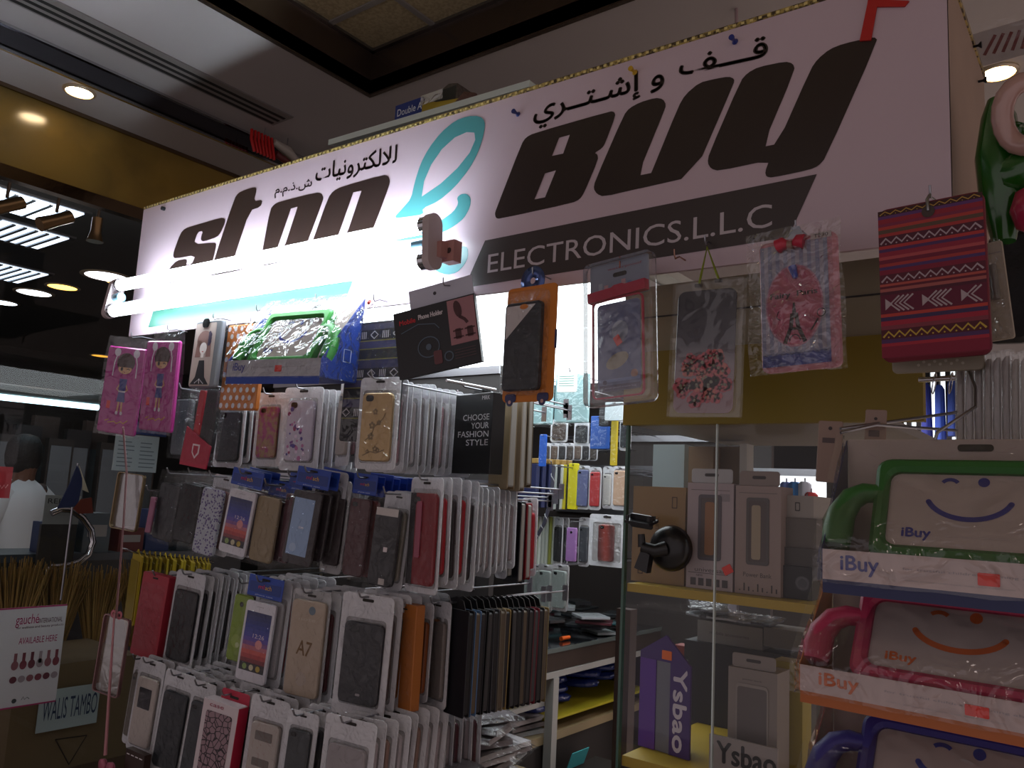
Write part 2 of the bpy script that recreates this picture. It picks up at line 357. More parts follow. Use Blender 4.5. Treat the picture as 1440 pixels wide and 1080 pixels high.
# person seen from behind
def person():
    P = Pz(20, 666, 1.5) if 0 else None
    q = CAM + ray(28, 700) * (1 / ray(28, 700).length) * 6.0
    x, y = q.x, q.y
    t = thing('person', 'person seen from behind in a white T-shirt inside the neighbouring shop', 'person', (x, y, 0), (0, 0, R(118)))
    me = bpy.data.meshes.new('body'); V = []; E = []; Rr = []
    def ch(pts, start=None):
        prev = start
        for (p, r) in pts:
            V.append(p); Rr.append(r); i = len(V) - 1
            if prev is not None: E.append((prev, i))
            prev = i
        return prev
    pel = ch([((0, 0, .92), .13)]); b1 = ch([((0, .01, 1.08), .12), ((0, .02, 1.25), .14), ((0, .01, 1.37), .12)], pel)
    ch([((0, 0, 1.45), .055), ((0, -.01, 1.53), .075), ((0, -.01, 1.62), .09), ((0, 0, 1.69), .06)], b1)
    for s in (-1, 1):
        a = ch([((s * .17, .01, 1.36), .065), ((s * .24, .0, 1.22), .05), ((s * .27, -.02, 1.06), .042), ((s * .26, -.1, .93), .033), ((s * .25, -.17, .86), .028)], b1)
        for k in range(5): ch([((s * (.25 + .012 * (k - 2)), -.21, .84 - .004 * abs(k - 2)), .009), ((s * (.25 + .014 * (k - 2)), -.25, .81), .008)], a)
        ch([((s * .09, 0, .82), .09), ((s * .1, -.02, .5), .062), ((s * .1, .02, .12), .04), ((s * .1, -.08, .04), .04), ((s * .1, -.16, .035), .03)], pel)
    me.from_pydata(V, E, []); o = bpy.data.objects.new('body', me); COL.objects.link(o); o.parent = t
    md = o.modifiers.new('s', 'SKIN'); sv = me.skin_vertices[0].data
    for i, r in enumerate(Rr): sv[i].radius = (r, r)
    sv[0].use_root = True; o.modifiers.new('ss', 'SUBSURF').levels = 2
    me.materials.append(M('#6b4a3a', .6))
    c = MB(M('#dfe6ea', .8, bump=.3, bs=14))
    rings = []
    for z, w, d in ((.84, .215, .16), (.95, .205, .155), (1.1, .2, .15), (1.25, .215, .155), (1.35, .215, .14), (1.42, .14, .11), (1.455, .075, .075)):
        rings.append([(w * math.cos(a * math.pi / 12), .01 + d * math.sin(a * math.pi / 12), z + .006 * math.sin(a * 2.3)) for a in range(24)])
    c.loft(rings, smooth=True, caps=False)
    for s in (-1, 1): c.tube([(s * .13, .01, 1.37), (s * .2, .01, 1.32), (s * .265, -.0, 1.2), (s * .28, -.0, 1.16)], [.085, .09, .085, .087], n=14, caps=False)
    c.build('t_shirt', t)
    c = MB(M('#20222a', .8)); 
    for s in (-1, 1): c.tube([(s * .08, 0, .92), (s * .1, -.01, .6), (s * .1, .01, .3), (s * .1, .02, .1)], [.13, .1, .08, .075], n=14)
    c.build('trousers', t)
    c = MB(M('#15110f', .6, bump=.5, bs=60)); c.lathe([(.02, 1.745), (.07, 1.73), (.1, 1.68), (.107, 1.61), (.1, 1.55), (.07, 1.5)], (0, .012, 0), 18); c.build('hair', t)
person()
# white notice, repair sign, flag, chrome rail, poster, box, brooms
def card(name, label, cat, l, r, tt, b, y=None, x=None, mat=None, thick=.002):
    """flat upright card lying in a plane x = const behind or on the glass; returns root, width, height (local frame faces +X towards the viewer)"""
    A = Px(l, (tt + b) / 2, x); B = Px(r, (tt + b) / 2, x); C = (A + B) / 2; h = (b - tt) * depth(C) / F; w = abs(B.y - A.y)
    t = thing(name, label, cat, (C.x, C.y, C.z - h / 2), (0, 0, R(90))); return t, w, h
# in the rotated frame local x runs along +Y (to the right in the view) and local -y faces +X
t, w, h = card('notice_paper', 'grey printed notice sheet behind the glass below the pink pouches', 'notice', 160, 222, 612, 663, x=-2.3875)
c = MB(M('#9aa2a4', .7)); c.box((-w / 2, 0, 0), (w / 2, .002, h)); c.build('sheet', t)
c = MB(M('#5f666c', .7))
for k in range(7):
    for j in range(2): c.rect(-w / 2 + .01 + j * w * .5, h * (.12 + .11 * k), -w / 2 + .01 + j * w * .5 + w * .38 * random.uniform(.6, 1), h * (.12 + .11 * k) + .003, -.0006)
c.build('printed_lines', t)
t, w, h = card('blue_card', 'small dark blue card above the grey notice sheet', 'card', 175, 235, 594, 612, x=-2.3875)
c = MB(M('#1c2f63', .5)); c.box((-w / 2, 0, 0), (w / 2, .003, h)); tag(c.build('sheet', t), 0, 0) if 0 else c.build('sheet', t)
t, w, h = card('repair_sign', 'white paper sign with REPAIR in dark capitals', 'sign', 62, 112, 697, 737, x=-3.36)
c = MB(M('#8f9896', .7)); c.box((-w / 2, 0, 0), (w / 2, .003, h)); c.text('REPAIR', -.0, h * .8, w * .85, h * .17, -.001, M('#14161c', .6)); c.build('sheet', t)
c = MB(M('#2c2b2a', .5)); c.box((-w / 2, .004, -t.location.z), (w / 2, .02, -.0)); c.build('stand', t)
t, w, h = card('red_sale_card', 'bright red card cut by the left frame edge beside the person', 'sign', -22, 16, 656, 700, x=-2.3875)
c = MB(M('#b3202f', .5)); c.box((-w / 2, 0, 0), (w / 2, .003, h)); c.line([(w*.0,h*.3),(w*.1,h*.4),(w*.16,h*.3),(w*.24,h*.42),(w*.3,h*.32),(w*.38,h*.44)], h*.03, -.001, M('#e8a0a0', .6)); c.build('sheet', t)
t, w, h = card('table_flag', 'small blue, white and red flag hanging on a thin staff', 'flag', 84, 134, 655, 722, x=-3.0)
c = MB(M('#24305c', .8)); c.prism([(-.1 * w, h), (.12 * w, h * .72), (.05 * w, h * .15), (-.5 * w, h * .1), (-.25 * w, h * .6)], 0, .004); c.build('blue_field', t)
c = MB(M('#6d2a1a', .8)); c.prism([(.1 * w, h * .3), (.4 * w, h * .35), (.5 * w, h * .02), (.1 * w, 0), (-.08 * w, h * .1)], -.006, -.002); c.build('red_field', t)
c = MB(M('#c4c0a8', .8)); c.prism([(-.06 * w, h), (.3 * w, h * .45), (.12 * w, h * .5), (.08 * w, h * .72)], -.006, -.002); c.build('white_triangle', t)
c = MB(STEEL); c.tube([(-.05 * w, .01, h * 1.05), (-.05 * w, .01, -.3)], .004); c.build('staff', t)
# chrome bent rail
P = [Px(px, py, -3.3) for px, py in ((72, 722), (85, 716), (100, 717), (116, 728), (128, 745), (131, 762), (124, 780), (110, 791), (92, 796), (70, 797))]
c = MB(CHROME); c.tube([tuple(p - P[0]) for p in P], .013, n=12); t = thing('chrome_rail', 'bent chrome tube rail curving beside the person', 'rail', P[0]); c.build('tube', t)
c = MB(CHROME); q = P[-1] - P[0]; c.tube([tuple(q), tuple(q + Vector((0, -.02, -.5))), (q.x, q.y - .02, -P[0].z)], .013, n=12); c.build('post', t)
c = MB(M('#6a7680', .3)); 
t = thing('counter_desk', 'dark service desk with blue boxes behind the chrome rail', 'desk', (lambda p: (p.x, p.y, 0))(Px(150, 760, -3.55)))
c = MB(M('#23272e', .4)); c.box((-.12, -.5, 0), (.12, .6, 1.16)); c.build('body', t); c = MB(M('#3b4650', .3)); c.box((-.14, -.52, 1.16), (.14, .62, 1.19)); c.build('desk_top', t)
for k, (dx, col, hh) in enumerate(((-.25, '#233c66', .12), (-.1, '#5b6a72', .16), (.05, '#6b2b2b', .1), (.17, '#1f3a70', .18), (.32, '#3c4a52', .14))):
    p = t.location + Vector((.05, dx, 1.19)); u = thing('shop_carton', ['dark blue', 'grey', 'dull red', 'bright blue', 'slate'][k] + ' carton standing on the dark service desk', 'box', p)
    c = MB(M(col, .5)); c.box((-.06, -.055, 0), (.06, .055, hh)); c.build('carton', u); c = MB(M('#a9aaa8', .5)); c.box((.06, -.04, hh * .4), (.061, .04, hh * .7)); c.build('label', u)
# poster on the glass
A = Px(97, 850, -2.375); Bq = Px(95, 985, -2.375); hh = A.z - Bq.z; ww = .19
t = thing('shop_poster', 'white poster with pink edges reading AVAILABLE HERE taped to the glass', 'poster', (-2.3835, A.y, Bq.z), (0, 0, R(90)))
c = MB(M('#b9bcc0', .5)); c.box((-ww, 0, 0), (0, .0015, hh)); PK = M('#96265a', .5); c.rect(-ww, hh - .004, 0, hh, -.0006, PK); c.rect(-ww, 0, 0, .004, -.0006, PK)
c.text('gauché', -.1, hh * .86, .058, hh * .13, -.0007, PK); c.text('INTERNATIONAL', -.04, hh * .85, .062, hh * .05, -.0007, M('#5a3a48', .5))
c.text('for wellness and beauty products', -.065, hh * .79, .12, hh * .03, -.0007, M('#5a3a48', .5)); c.text('AVAILABLE HERE', -.066, hh * .66, .098, hh * .065, -.0007, PK)
for k in range(12):
    xx = -.013 - (k % 6) * .021; zz = hh * (.42 if k < 6 else .28); cc = M(['#6b3540', '#7a5058', '#8a8288', '#5a2f3a'][k % 4], .5)
    c.disc(xx, zz, .009, -.0007 - .0001 * k, cc, rz=.012 if k < 6 else .009)
    if k < 6: c.rect(xx - .004, zz, xx + .004, zz + hh * .12, -.0009, cc)
c.disc(-.108, hh * .07, .006, -.0007, M('#3a4044', .5)); c.line([(-.09,hh*.07),(-.086,hh*.1),(-.082,hh*.07),(-.076,hh*.09),(-.07,hh*.07)], .0016, -.0007, M('#3a4044', .5)); c.build('sheet', t)
# cardboard box with paper sign
A = Px(60, 965, -2.62); B = Px(185, 965, -2.62)
t = thing('cardboard_box', 'brown cardboard box with a triangle mark behind the glass at bottom left', 'box', (-2.8, (A.y + B.y) / 2 - .03, .62))
wy = (B.y - A.y) / 2 + .05; zt_ = Px(120, 925, -2.62).z - .62
c = MB(M('#6a5a3e', .8, var=.15, bs=8)); c.box((-.18, -wy, 0), (.18, wy, zt_ - .01)); c.build('carton', t)
T0 = t.location.copy()
c = MB(M('#2c241c', .8))
tri = [Px(78, 1040, -2.618), Px(122, 1034, -2.618), Px(97, 1075, -2.618)]
for i in range(3):
    a, b = tri[i] - T0, tri[(i + 1) % 3] - T0; c.tube([tuple(a), tuple(b)], .0016, n=4)
c.build('triangle_mark', t)
q = [Px(56, 972, -2.61), Px(142, 950, -2.61)]; z1 = q[0].z
t = thing('paper_sign', 'white paper sign reading WALIS TAMBO on the cardboard box', 'sign', (-2.605, q[0].y, Px(56, 1030, -2.61).z), (0, 0, R(90)))
w = q[1].y - q[0].y; h = q[0].z - t.location.z
c = MB(M('#9fb0b0', .7)); c.box((0, 0, 0), (w, .0015, h)); c.text('WALIS TAMBO', w * .52, h * .52, w * .9, h * .52, -.001, M('#1f3350', .6)); c.build('sheet', t)
# display shelf and brooms
c = MB(M('#4b3b2c', .6)); c.box((-3.22, -.2, .57), (-2.45, 2.6, .62)); c.box((-3.2, -.1, 0), (-3.12, 0, .57)); c.box((-3.2, 2.4, 0), (-3.12, 2.5, .57)); c.box((-2.55, -.1, 0), (-2.47, 0, .57)); c.box((-2.55, 2.4, 0), (-2.47, 2.5, .57))
tag(c.build('display_shelf'), 'low brown display platform behind the neighbouring shop glass', 'shelf')
for k in range(4):
    px = 30 + 57 * k; p = Px(px, 800 + 5 * (k % 3), -3.12); t = thing('soft_broom', 'tan grass broom head standing bristles up behind the glass', 'broom', (p.x, p.y, .62), group='tan grass brooms behind the glass')
    h = p.z - .62
    c = MB(M('#96743c', .9)); 
    for j in range(170):
        a = random.uniform(-1, 1); b = random.uniform(-1, 1)
        c.tube([(b * .015, a * .02, h * .45), (b * .03, a * .06, h * .75), (b * .05, a * .09, h * random.uniform(.9, 1.08))], [.005, .005, .0015], M(['#96743c', '#a5854a', '#7c6030'][j % 3], .9), n=3)
    c.build('bristles', t); c = MB(M('#7a3a1c', .5)); c.tube([(0, 0, 0), (0, 0, h * .5)], .014, n=10); c.build('handle', t)
# ---------------------------------------------------------------- the shop sign
SY = 1.0
def sp(px, py): p = Py(px, py, SY); return (p.x, p.z)
def fr(x0, y0, s, pts): return [sp(x0 + a / s, y0 + b / s) for a, b in pts]
def smooth(pts, it=1):
    for _ in range(it):
        o = []
        for i in range(len(pts)):
            a, b = Vector(pts[i]), Vector(pts[(i + 1) % len(pts)])
            k = .22; o += [tuple(a.lerp(b, k)), tuple(a.lerp(b, 1 - k))]
        pts = o
    return pts
x0, x1 = -1.975, -.15
zt0, zt1, zb0, zb1 = 2.178, 2.156, 1.849, 1.817
def ztop(x): return zt0 + (zt1 - zt0) * (x - x0) / (x1 - x0)
def zbot(x): return zb0 + (zb1 - zb0) * (x - x0) / (x1 - x0)
sign = thing('shop_sign', 'long white shop fascia sign reading stop and BUY ELECTRONICS.L.L.C', 'sign', (x0, SY, zb0))
O = Vector(sign.location)
def sbuild(c, name, label=None):
    c.v = [Vector(p) - O for p in c.v]; return c.build(name, sign, label)
BOARD = M('#c2aeb8', .32, coat=.0)
c = MB(BOARD); c.prism([(x0, zb0), (x1, zb1), (x1, zt1), (x0, zt0)], SY, SY + .006); sbuild(c, 'sign_board')
SIDE = M('#a08878', .55, var=.15, bs=6)
c = MB(SIDE); zs = zt1
c.add([(x1, SY, zb1), (x1, SY + .31, zb1), (x1, SY + .31, zs), (x1, SY, zs), (x1 - .01, SY + .007, zb1), (x1 - .01, SY + .31, zb1), (x1 - .01, SY + .31, zs), (x1 - .01, SY + .007, zs)],
      [(0, 1, 2, 3), (4, 7, 6, 5), (0, 3, 7, 4), (3, 2, 6, 7), (0, 4, 5, 1)]); sbuild(c, 'side_panel', 'beige plywood end panel')
# patterned gold edging along the top and the end
GO = tileable('gold_edging', '#b09a58', '#3a2c1c', 'noise', 140, .35)
c = MB(GO); c.add([(x0, SY - .001, zt0), (x1, SY - .001, zt1), (x1, SY - .001, zt1 + .007), (x0, SY - .001, zt0 + .007), (x0, SY + .012, zt0), (x1, SY + .012, zt1), (x1, SY + .012, zt1 + .007), (x0, SY + .012, zt0 + .007)],
      [(0, 1, 2, 3), (3, 2, 6, 7), (0, 3, 7, 4), (1, 5, 6, 2), (0, 4, 5, 1)])
for k in range(150):
    xx = x0 + (x1 - x0) * (k + .5) / 150; z = ztop(xx); c.box((xx - .0022, SY - .0016, z + .0018), (xx + .0022, SY - .001, z + .0054), M('#e0cf8c', .3, .3))
c.box((x1 - .004, SY + .014, zs - .002), (x1 + .002, SY + .31, zs + .006)); sbuild(c, 'gold_edging')
INK = M('#2b1f1c', .3); TEAL = M('#4a8f92', .35); MINT = M('#3f7a6a', .35); BAND = M('#3a3130', .33)
LY = SY - .0006
def letter(name, outer, holes=(), mat=INK, y=LY, it=1, th=.0006):
    c = MB(mat); c.tess(smooth(outer, it) if it else outer, [smooth(h, 1) if 0 else h for h in holes], y); return sbuild(c, name)
q = lambda pts: fr(180, 200, 3.857, pts)
letter('letter_s', q([(245,620),(250,590),(285,495),(310,468),(350,455),(505,410),(527,415),(528,435),(505,490),(485,515),(410,540),(396,530),(398,510),(408,482),(380,487),(357,555),(470,543),(482,555),(462,640),(440,700),(420,716),(195,774),(205,740),(228,680),(265,642),(318,632),(322,648),(315,668),(345,664),(368,612),(258,632)]))
letter('letter_t', q([(448,716),(470,632),(578,305),(600,275),(640,257),(690,243),(700,256),(683,320),(733,312),(720,352),(662,370),(585,600),(570,660),(645,662),(635,690),(460,724)]))
g = lambda pts: fr(370, 190, 4.364, pts)
letter('letter_o', g([(-15,790),(-8,730),(0,690),(45,455),(70,425),(100,410),(330,352),(360,358),(372,385),(365,410),(285,628),(240,735),(210,757),(-10,806)]), [g([(172,452),(213,440),(140,662),(112,722),(72,732),(97,668)])])
letter('letter_p', g([(272,745),(290,700),(315,622),(400,385),(430,345),(480,318),(740,245),(770,252),(780,280),(775,310),(690,542),(640,650),(600,682)]), [g([(555,352),(605,342),(525,578),(498,636),(448,646),(473,585)])])
a = lambda pts: fr(440, 0, 3.0, pts)
letter('ampersand_loop', a([(340,922),(380,878),(415,838),(430,770),(455,690),(490,625),(540,560),(600,510),(655,490),(705,490),(727,512),(724,560),(700,640),(660,715),(600,790),(530,850),(462,880),(468,905),(400,915)]), [a([(460,830),(470,765),(500,695),(545,630),(600,580),(650,558),(682,560),(686,590),(662,645),(610,710),(540,775)])], TEAL)
letter('ampersand_tail', g([(1190,385),(1215,362),(1250,360),(1276,385),(1272,440),(1235,510),(1180,555),(1120,590),(1030,620),(900,645),(790,650),(740,640),(860,620),(1000,590),(1100,520),(1170,470),(1200,420)]), (), TEAL)
letter('ampersand_bowl', g([(940,640),(985,720),(1020,790),(1070,840),(1130,858),(1190,845),(1235,800),(1260,750),(1258,690),(1225,680),(1150,700),(1050,680),(980,640)]), (), TEAL)
B = lambda pts: fr(680, 40, 3.725, pts)
letter('letter_b', B([(60,972),(66,950),(200,605),(222,572),(262,550),(665,434),(686,438),(692,458),(640,598),(622,628),(582,653),(598,660),(601,688),(528,862),(505,895),(468,914),(85,998),(66,994)]), [B([(360,668),(397,573),(453,558),(418,656)]), B([(268,896),(323,760),(380,744),(323,885)])])
u4 = [(58,876),(195,540),(230,480),(300,420),(380,400),(450,388),(478,400),(475,425),(272,893),(0,955)]
u3 = [(595,868),(577,840),(585,800),(735,455),(765,418),(820,388),(900,364),(940,370),(958,400),(940,450),(808,772),(880,757)]
letter('letter_u', fr(900, 0, 3.6, u4) + B([(820,838),(630,882)]) + B(u3[:-1] + [(878,758)]))
Y4 = lambda pts: fr(900, 0, 3.6, pts)
letter('letter_y', Y4([(343,825),(350,780),(510,410),(545,370),(600,340),(735,312),(775,322),(785,355),(620,745),(697,729),(865,350),(900,300),(960,250),(1030,222),(1185,187),(1205,205),(940,800),(905,840),(860,860),(670,900),(640,895),(634,870),(655,812),(400,866),(360,855)]))
c = MB(BAND); c.tess([sp(682.4,338.4), sp(1149,245), sp(1109,334), sp(653,405)], (), LY); sbuild(c, 'dark_band')
c = MB(MINT); c.tess([sp(216,437), sp(498,390.5), sp(487,419), sp(208.5,460.6)], (), LY); sbuild(c, 'teal_band')
def stext(s, p0, p1, hpx, name, mat=INK, y=LY, bold=0., st=1):
    v, f = text_geo(s); xs = [p[0] for p in v]; zs = [p[1] for p in v]; X0, X1, Z0, Z1 = min(xs), max(xs), min(zs), max(zs)
    L_, R_ = Vector(sp(*p0)), Vector(sp(*p1)); H = Vector(sp(p0[0], p0[1] - hpx)) - L_; H = Vector((0, H.y))
    c = MB(mat)
    for db in ((0, 0), (bold, 0), (0, bold), (-bold, 0), (0, -bold))[:5 if bold else 1]:
        c.add([(lambda r: (r.x + db[0], y - abs(db[0] + db[1] * .5) * .01, r.y + db[1]))(L_ + (R_ - L_) * ((x - X0) / (X1 - X0)) + H * ((z - Z0) / (Z1 - Z0))) for x, z in v], f, mat)
    return sbuild(c, name)
stext('ELECTRONICS.L.L.C', (686, 384.5), (1086, 319), 26, 'lettering', M('#b8aeb4', .35), LY - .0006)
stext('\uFED2\u0640\u0640\u0640\uFED7', (955.5, 107), (1079, 80), 27, 'arabic_lettering', bold=.0011)
stext('\uFEF1\uFEAE\u0640\u0640\uFE98\u0640\uFEB7\uFE87 \uFEED', (750, 183), (933, 134), 40, 'arabic_lettering', bold=.0011)
stext('\uFE95\uFE8E\uFEF4\uFEE7\uFEED\uFEAE\uFE98\uFEDC\uFEDF\uFEFC\uFEDF', (443, 262), (557, 236), 29, 'arabic_lettering', bold=.0009)
stext('\uFEE1.\uFEE1.\uFEAB.\uFEB5', (386, 279), (438, 268), 16, 'arabic_lettering', bold=.0005)
# red tape hook at the tip of the y
c = MB(M('#b01c18', .45)); c.prism(fr(1200, 0, 3.6, [(35,212),(75,20),(80,-20),(125,-20),(128,2),(285,10),(262,38),(122,40),(92,208)]), SY - .003, SY - .0008); sbuild(c, 'red_tape')
# pins, screws
def pin(px, py, col, name, label, r=.0045):
    p = Py(px, py, SY); t = thing(name, label, 'push pin', (p.x, SY - .001, p.z))
    c = MB(M(col, .35)); c.tube([(0, 0, 0), (0, -.003, 0), (0, -.006, .0), (0, -.012, 0), (0, -.0135, 0)], [r, r * .55, r * .5, r * .9, r * .9], n=10); c.build('head', t)
pin(729, 161, '#1c2a68', 'push_pin', 'blue push pin just left of the Arabic lettering')
pin(1034, 59, '#1c2a7a', 'push_pin', 'blue push pin between the letters of the upper right Arabic word')
pin(893, 102, '#c39a20', 'push_pin', 'yellow push pin above the middle Arabic lettering')
for k, (px, py) in enumerate(((1368, 66), (1375, 115))):
    p = Px(px, py, x1); t = thing('screw', ['upper', 'lower'][k] + ' black screw sticking out of the beige end panel', 'screw', (x1 + .0005, p.y, p.z), (0, 0, 0))
    c = MB(M('#20222a', .4, .6)); c.tube([(0, 0, 0), (.006, 0, 0), (.009, 0, 0), (.0105, 0, 0)], [.0018, .0018, .0045, .0045], n=8); c.build('shank', t)
p = Py(232, 294, SY); t = thing('screw', 'small dark screw at the top left corner of the sign', 'screw', (p.x, SY - .001, p.z)); c = MB(M('#22242a', .4, .6)); c.tube([(0, 0, 0), (0, -.008, 0)], .005, n=8); c.build('shank', t)
# box top deck of the kiosk
c = MB(M('#5c4c40', .8)); c.box((x0 + .002, SY + .02, 2.03), (x1 - .02, SY + .31, 2.04)); tag(c.build('kiosk_deck'), 'plain boarding of the kiosk roof behind the sign', 'board')
# things on the kiosk roof
def roofbox(name, label, cat, l, r, tt, b, y, d, zbase):
    P, w, h = fit(l, r, tt, b, y); t = thing(name, label, cat, (P.x, P.y, P.z - h)); return t, w, h
a0, a1 = Py(462, 197, 1.09), Py(672, 137, 1.09)
t = thing('white_plank', 'long white board lying on the kiosk roof behind the sign edge', 'board', (a0.x, 1.09, a0.z)); L_ = a1.x - a0.x; dz = a1.z - a0.z
c = MB(M('#c8d4d0', .5)); c.add([(0, 0, -.012), (L_ + .12, 0, dz - .012), (L_ + .12, 0, dz + .001), (0, 0, .001), (.03, .07, -.012), (L_ + .12, .07, dz - .012), (L_ + .12, .07, dz + .001), (.03, .07, .001)],
    [(0, 1, 2, 3), (3, 2, 6, 7), (0, 3, 7, 4), (1, 5, 6, 2), (0, 4, 5, 1), (4, 7, 6, 5)]); c.build('board', t)
t, w, h = roofbox('paper_ream', 'blue and yellow paper ream reading Double A on the kiosk roof', 'paper pack', 558, 652, 130, 166, 1.22, .15, 0)
c = MB(M('#1d2f78', .4)); c.box((-w / 2, 0, -.02), (-.1 * w, .15, h * .98)); c.text('Double A', -.28 * w, h * .62, w * .36, h * .3, -.001, M('#d4d8e4', .4))
c.prism([(-.1 * w, -.02), (w * .42, -.02), (w * .4, h * .4), (.1 * w, h * .55), (-.1 * w, h * .82)], 0, .15, M('#a08a24', .4)); c.build('wrapper', t)
c = MB(film(milk=.35, gloss=.3, bump=.9, bs=40)); c.sheet(w * .3, h * .4, -.006, .004, cx=w * .06, cz=h * .75, seed=4); c.build('torn_film', t); c = MB(M('#8a6a40', .7)); c.box((-w * .45, .01, 2.04 - t.location.z), (w * .4, .14, -.021)); c.build('carton_below', t)
t, w, h = roofbox('crumpled_bag', 'dark crumpled bag beside the paper ream on the kiosk roof', 'bag', 608, 645, 118, 150, 1.25, .1, 0)
c = MB(M('#4c4440', .35, bump=.6, bs=60)); c.prism([(-w / 2, -.02), (w / 2, -.02), (w * .4, h * .9), (.1 * w, h), (-.4 * w, h * .7)], 0, .06)
c.rect(-.35 * w, h * .1, .38 * w, h * .8, -.001, M('#1e1c20', .3)); c.build('bag', t)
t, w, h = roofbox('rolled_cloth', 'small brownish bundle at the right of the paper ream', 'bundle', 644, 668, 130, 147, 1.2, .1, 0)
c = MB(M('#5b4038', .8, bump=.5, bs=80)); c.tube([(-w / 2, 0, h * .2), (0, 0, h * .6), (w / 2, 0, h * .4)], [h * .3, h * .5, h * .3], n=10); c.build('bundle', t)
p = Pz(1026, 0, ZC); qd = Pz(1036, 32, 2.45)
t = thing('ceiling_cable', 'thin pinkish cord hanging from the ceiling behind the sign', 'cord', (p.x, 1.6, ZC)); c = MB(M('#9c8484', .6)); c.tube([(0, 0, 0), (.003, 0, -.25), (.006, -.01, -.5)], .004); c.build('cord', t)
# red and white reflections in the mirror strip, modelled as goods hung before it
p = Px(371, 203, -2.1); t = thing('red_reflection', 'bundle of bright red straps standing in for a reflection in the mirror strip', 'bundle', p)
c = MB(M('#c01818', .5))
for k in range(7): c.tube([(-.01, -.04 + .012 * k, .035), (0, -.045 + .013 * k, 0), (0, -.03 + .012 * k, -.035)], .005, n=6)
c.build('straps', t); c = MB(STEEL); c.tube([(0, 0, .03), (0, 0, ZC - p.z)], .001); c.build('hanging_wire', t)
p = Px(403, 216, -2.1); t = thing('white_reflection', 'crumpled white and dark red wrapper standing in for a reflection, right of the red straps', 'wrapper', p)
c = MB(M('#a9a096', .5)); c.tube([(0, -.05, .02), (0, 0, .01), (0, .06, -.02)], [.01, .018, .008], n=7); c.build('wrapper', t); c = MB(STEEL); c.tube([(0, 0, .01), (0, 0, ZC - p.z)], .001); c.build('hanging_wire', t); c = MB(M('#5c1c20', .5)); c.tube([(0, -.04, -.015), (0, .05, -.035)], [.012, .01], n=7); c.build('red_fold', t)
# ---------------------------------------------------------------- twin tube light
YT = .935
TL = [(Py(166, 402, YT), Py(604, 316, YT)), (Py(156, 438, YT), Py(603, 366, YT))]
t = thing('twin_tube_light', 'glowing twin fluorescent tube light mounted across the sign', 'tube light', TL[0][0]); O2 = Vector(TL[0][0])
for a, b in TL:
    c = MB(M('#e8f6ff', .4, emit=25)); a, b = a - O2, b - O2; c.tube([tuple(a + (b - a) * .012), tuple(a + (b - a) * .99)], .0135, n=14); c.build('tube', t)
def dog(pa, pb, w, name, flip=1):
    c = MB(M('#b9a9aa', .45)); m = (pa + pb) / 2; H = (pa - pb).length + .035
    pts = rr(w, H, w / 2, 6); ro = []
    up = (pa - pb).normalized(); 
    for yy in (0, .0): pass
    ring0 = [tuple(m - O2 + Vector((-.006 * flip, 0, 0)) + Vector((0, x, 0)) + up * z) for x, z in pts]; ring1 = [tuple(Vector(p) + Vector((.014 * flip, 0, 0))) for p in ring0]
    c.loft([ring0, ring1]); o = c.build(name, t)
    for p in (pa, pb):
        d = MB(CHROME); d.tube([tuple(p - O2 + Vector((-.007 * flip, 0, 0))), tuple(p - O2 + Vector((-.02 * flip, 0, 0)))], .0155, n=14); d.build('socket_ring', o)
    return m - O2
m1 = dog(TL[0][1] + Vector((.006, 0, 0)), TL[1][1] + Vector((.006, 0, 0)), .034, 'lamp_holder')
m0 = dog(TL[0][0] - Vector((.004, 0, 0)), TL[1][0] - Vector((.004, 0, 0)), .034, 'lamp_holder', -1)
c = MB(M('#e6e6ea', .4)); 
for i in range(1): 
    A, Bv = m0 + Vector((.01, .02, 0)), m1 + Vector((-.01, .02, 0)); rings = []
    for P in (A, Bv): rings.append([tuple(P + Vector((0, y, z))) for y, z in ((-.012, -.032), (.012, -.034), (.012, -.008), (-.012, -.01))])
    c.loft(rings)
c.build('batten', t)
c = MB(M('#b07f7a', .45)); P = m1 + Vector((.012, .012, -.012)); c.cbox(tuple(P), (.012, .016, .026)); c.cbox(tuple(P + Vector((.006, .018, .0))), (.026, .02, .036)); c.build('mounting_bracket', t)
c = MB(M('#3b2a2c', .6)); c.disc(P.x + .009, P.z, .005, P.y + .0075, n=12); c.build('bracket_hole', t)
c = MB(M('#5a7f90', .35)); P = m0 + Vector((.012, -.0, .0)); c.tube([tuple(P), tuple(P + Vector((.025, 0, 0)))], .011, n=12); c.build('starter', t); c = MB(M('#5a7f90', .35)); P = m1 + Vector((-.01, 0, 0)); c.tube([tuple(P), tuple(P + Vector((-.03, 0, 0)))], .009, n=12); c.build('starter', t)
# ---------------------------------------------------------------- goods: builders (local frame: hook hole at the origin, face towards -y)
def blobs(c, cx, cz, w, y, a='#c03048', b='#d8a838'):
    c.text('ml', cx - w * .22, cz, w * .36, w * .2, y, M(a, .5)); c.text('ach', cx + w * .22, cz, w * .4, w * .22, y, M(b, .5))
def slot(c, cx, cz, w, y, mat=None): return c.slab(w, w * .22, w * .1, y - .0006, y, mat or M('#26221f', .8), cx, cz, 0)
def camhole(c, x, z, s, y, col='#0e0d0f', wide=1.5): return c.slab(s * wide, s, s * .45, y - .0005, y + .0002, M(col, .2), x, z, 0)
def k_case(c, w, h, cx, cz, y0, th, mat, deco='hole', r=.009):
    c.slab(w, h, min(r, w * .16), y0, y0 + th, mat, cx, cz, .0018)
    if deco == 'hole': camhole(c, cx - w * .24, cz + h * .42, w * .17, y0)
    elif deco == 'mid': camhole(c, cx, cz + h * .36, w * .22, y0, wide=1)
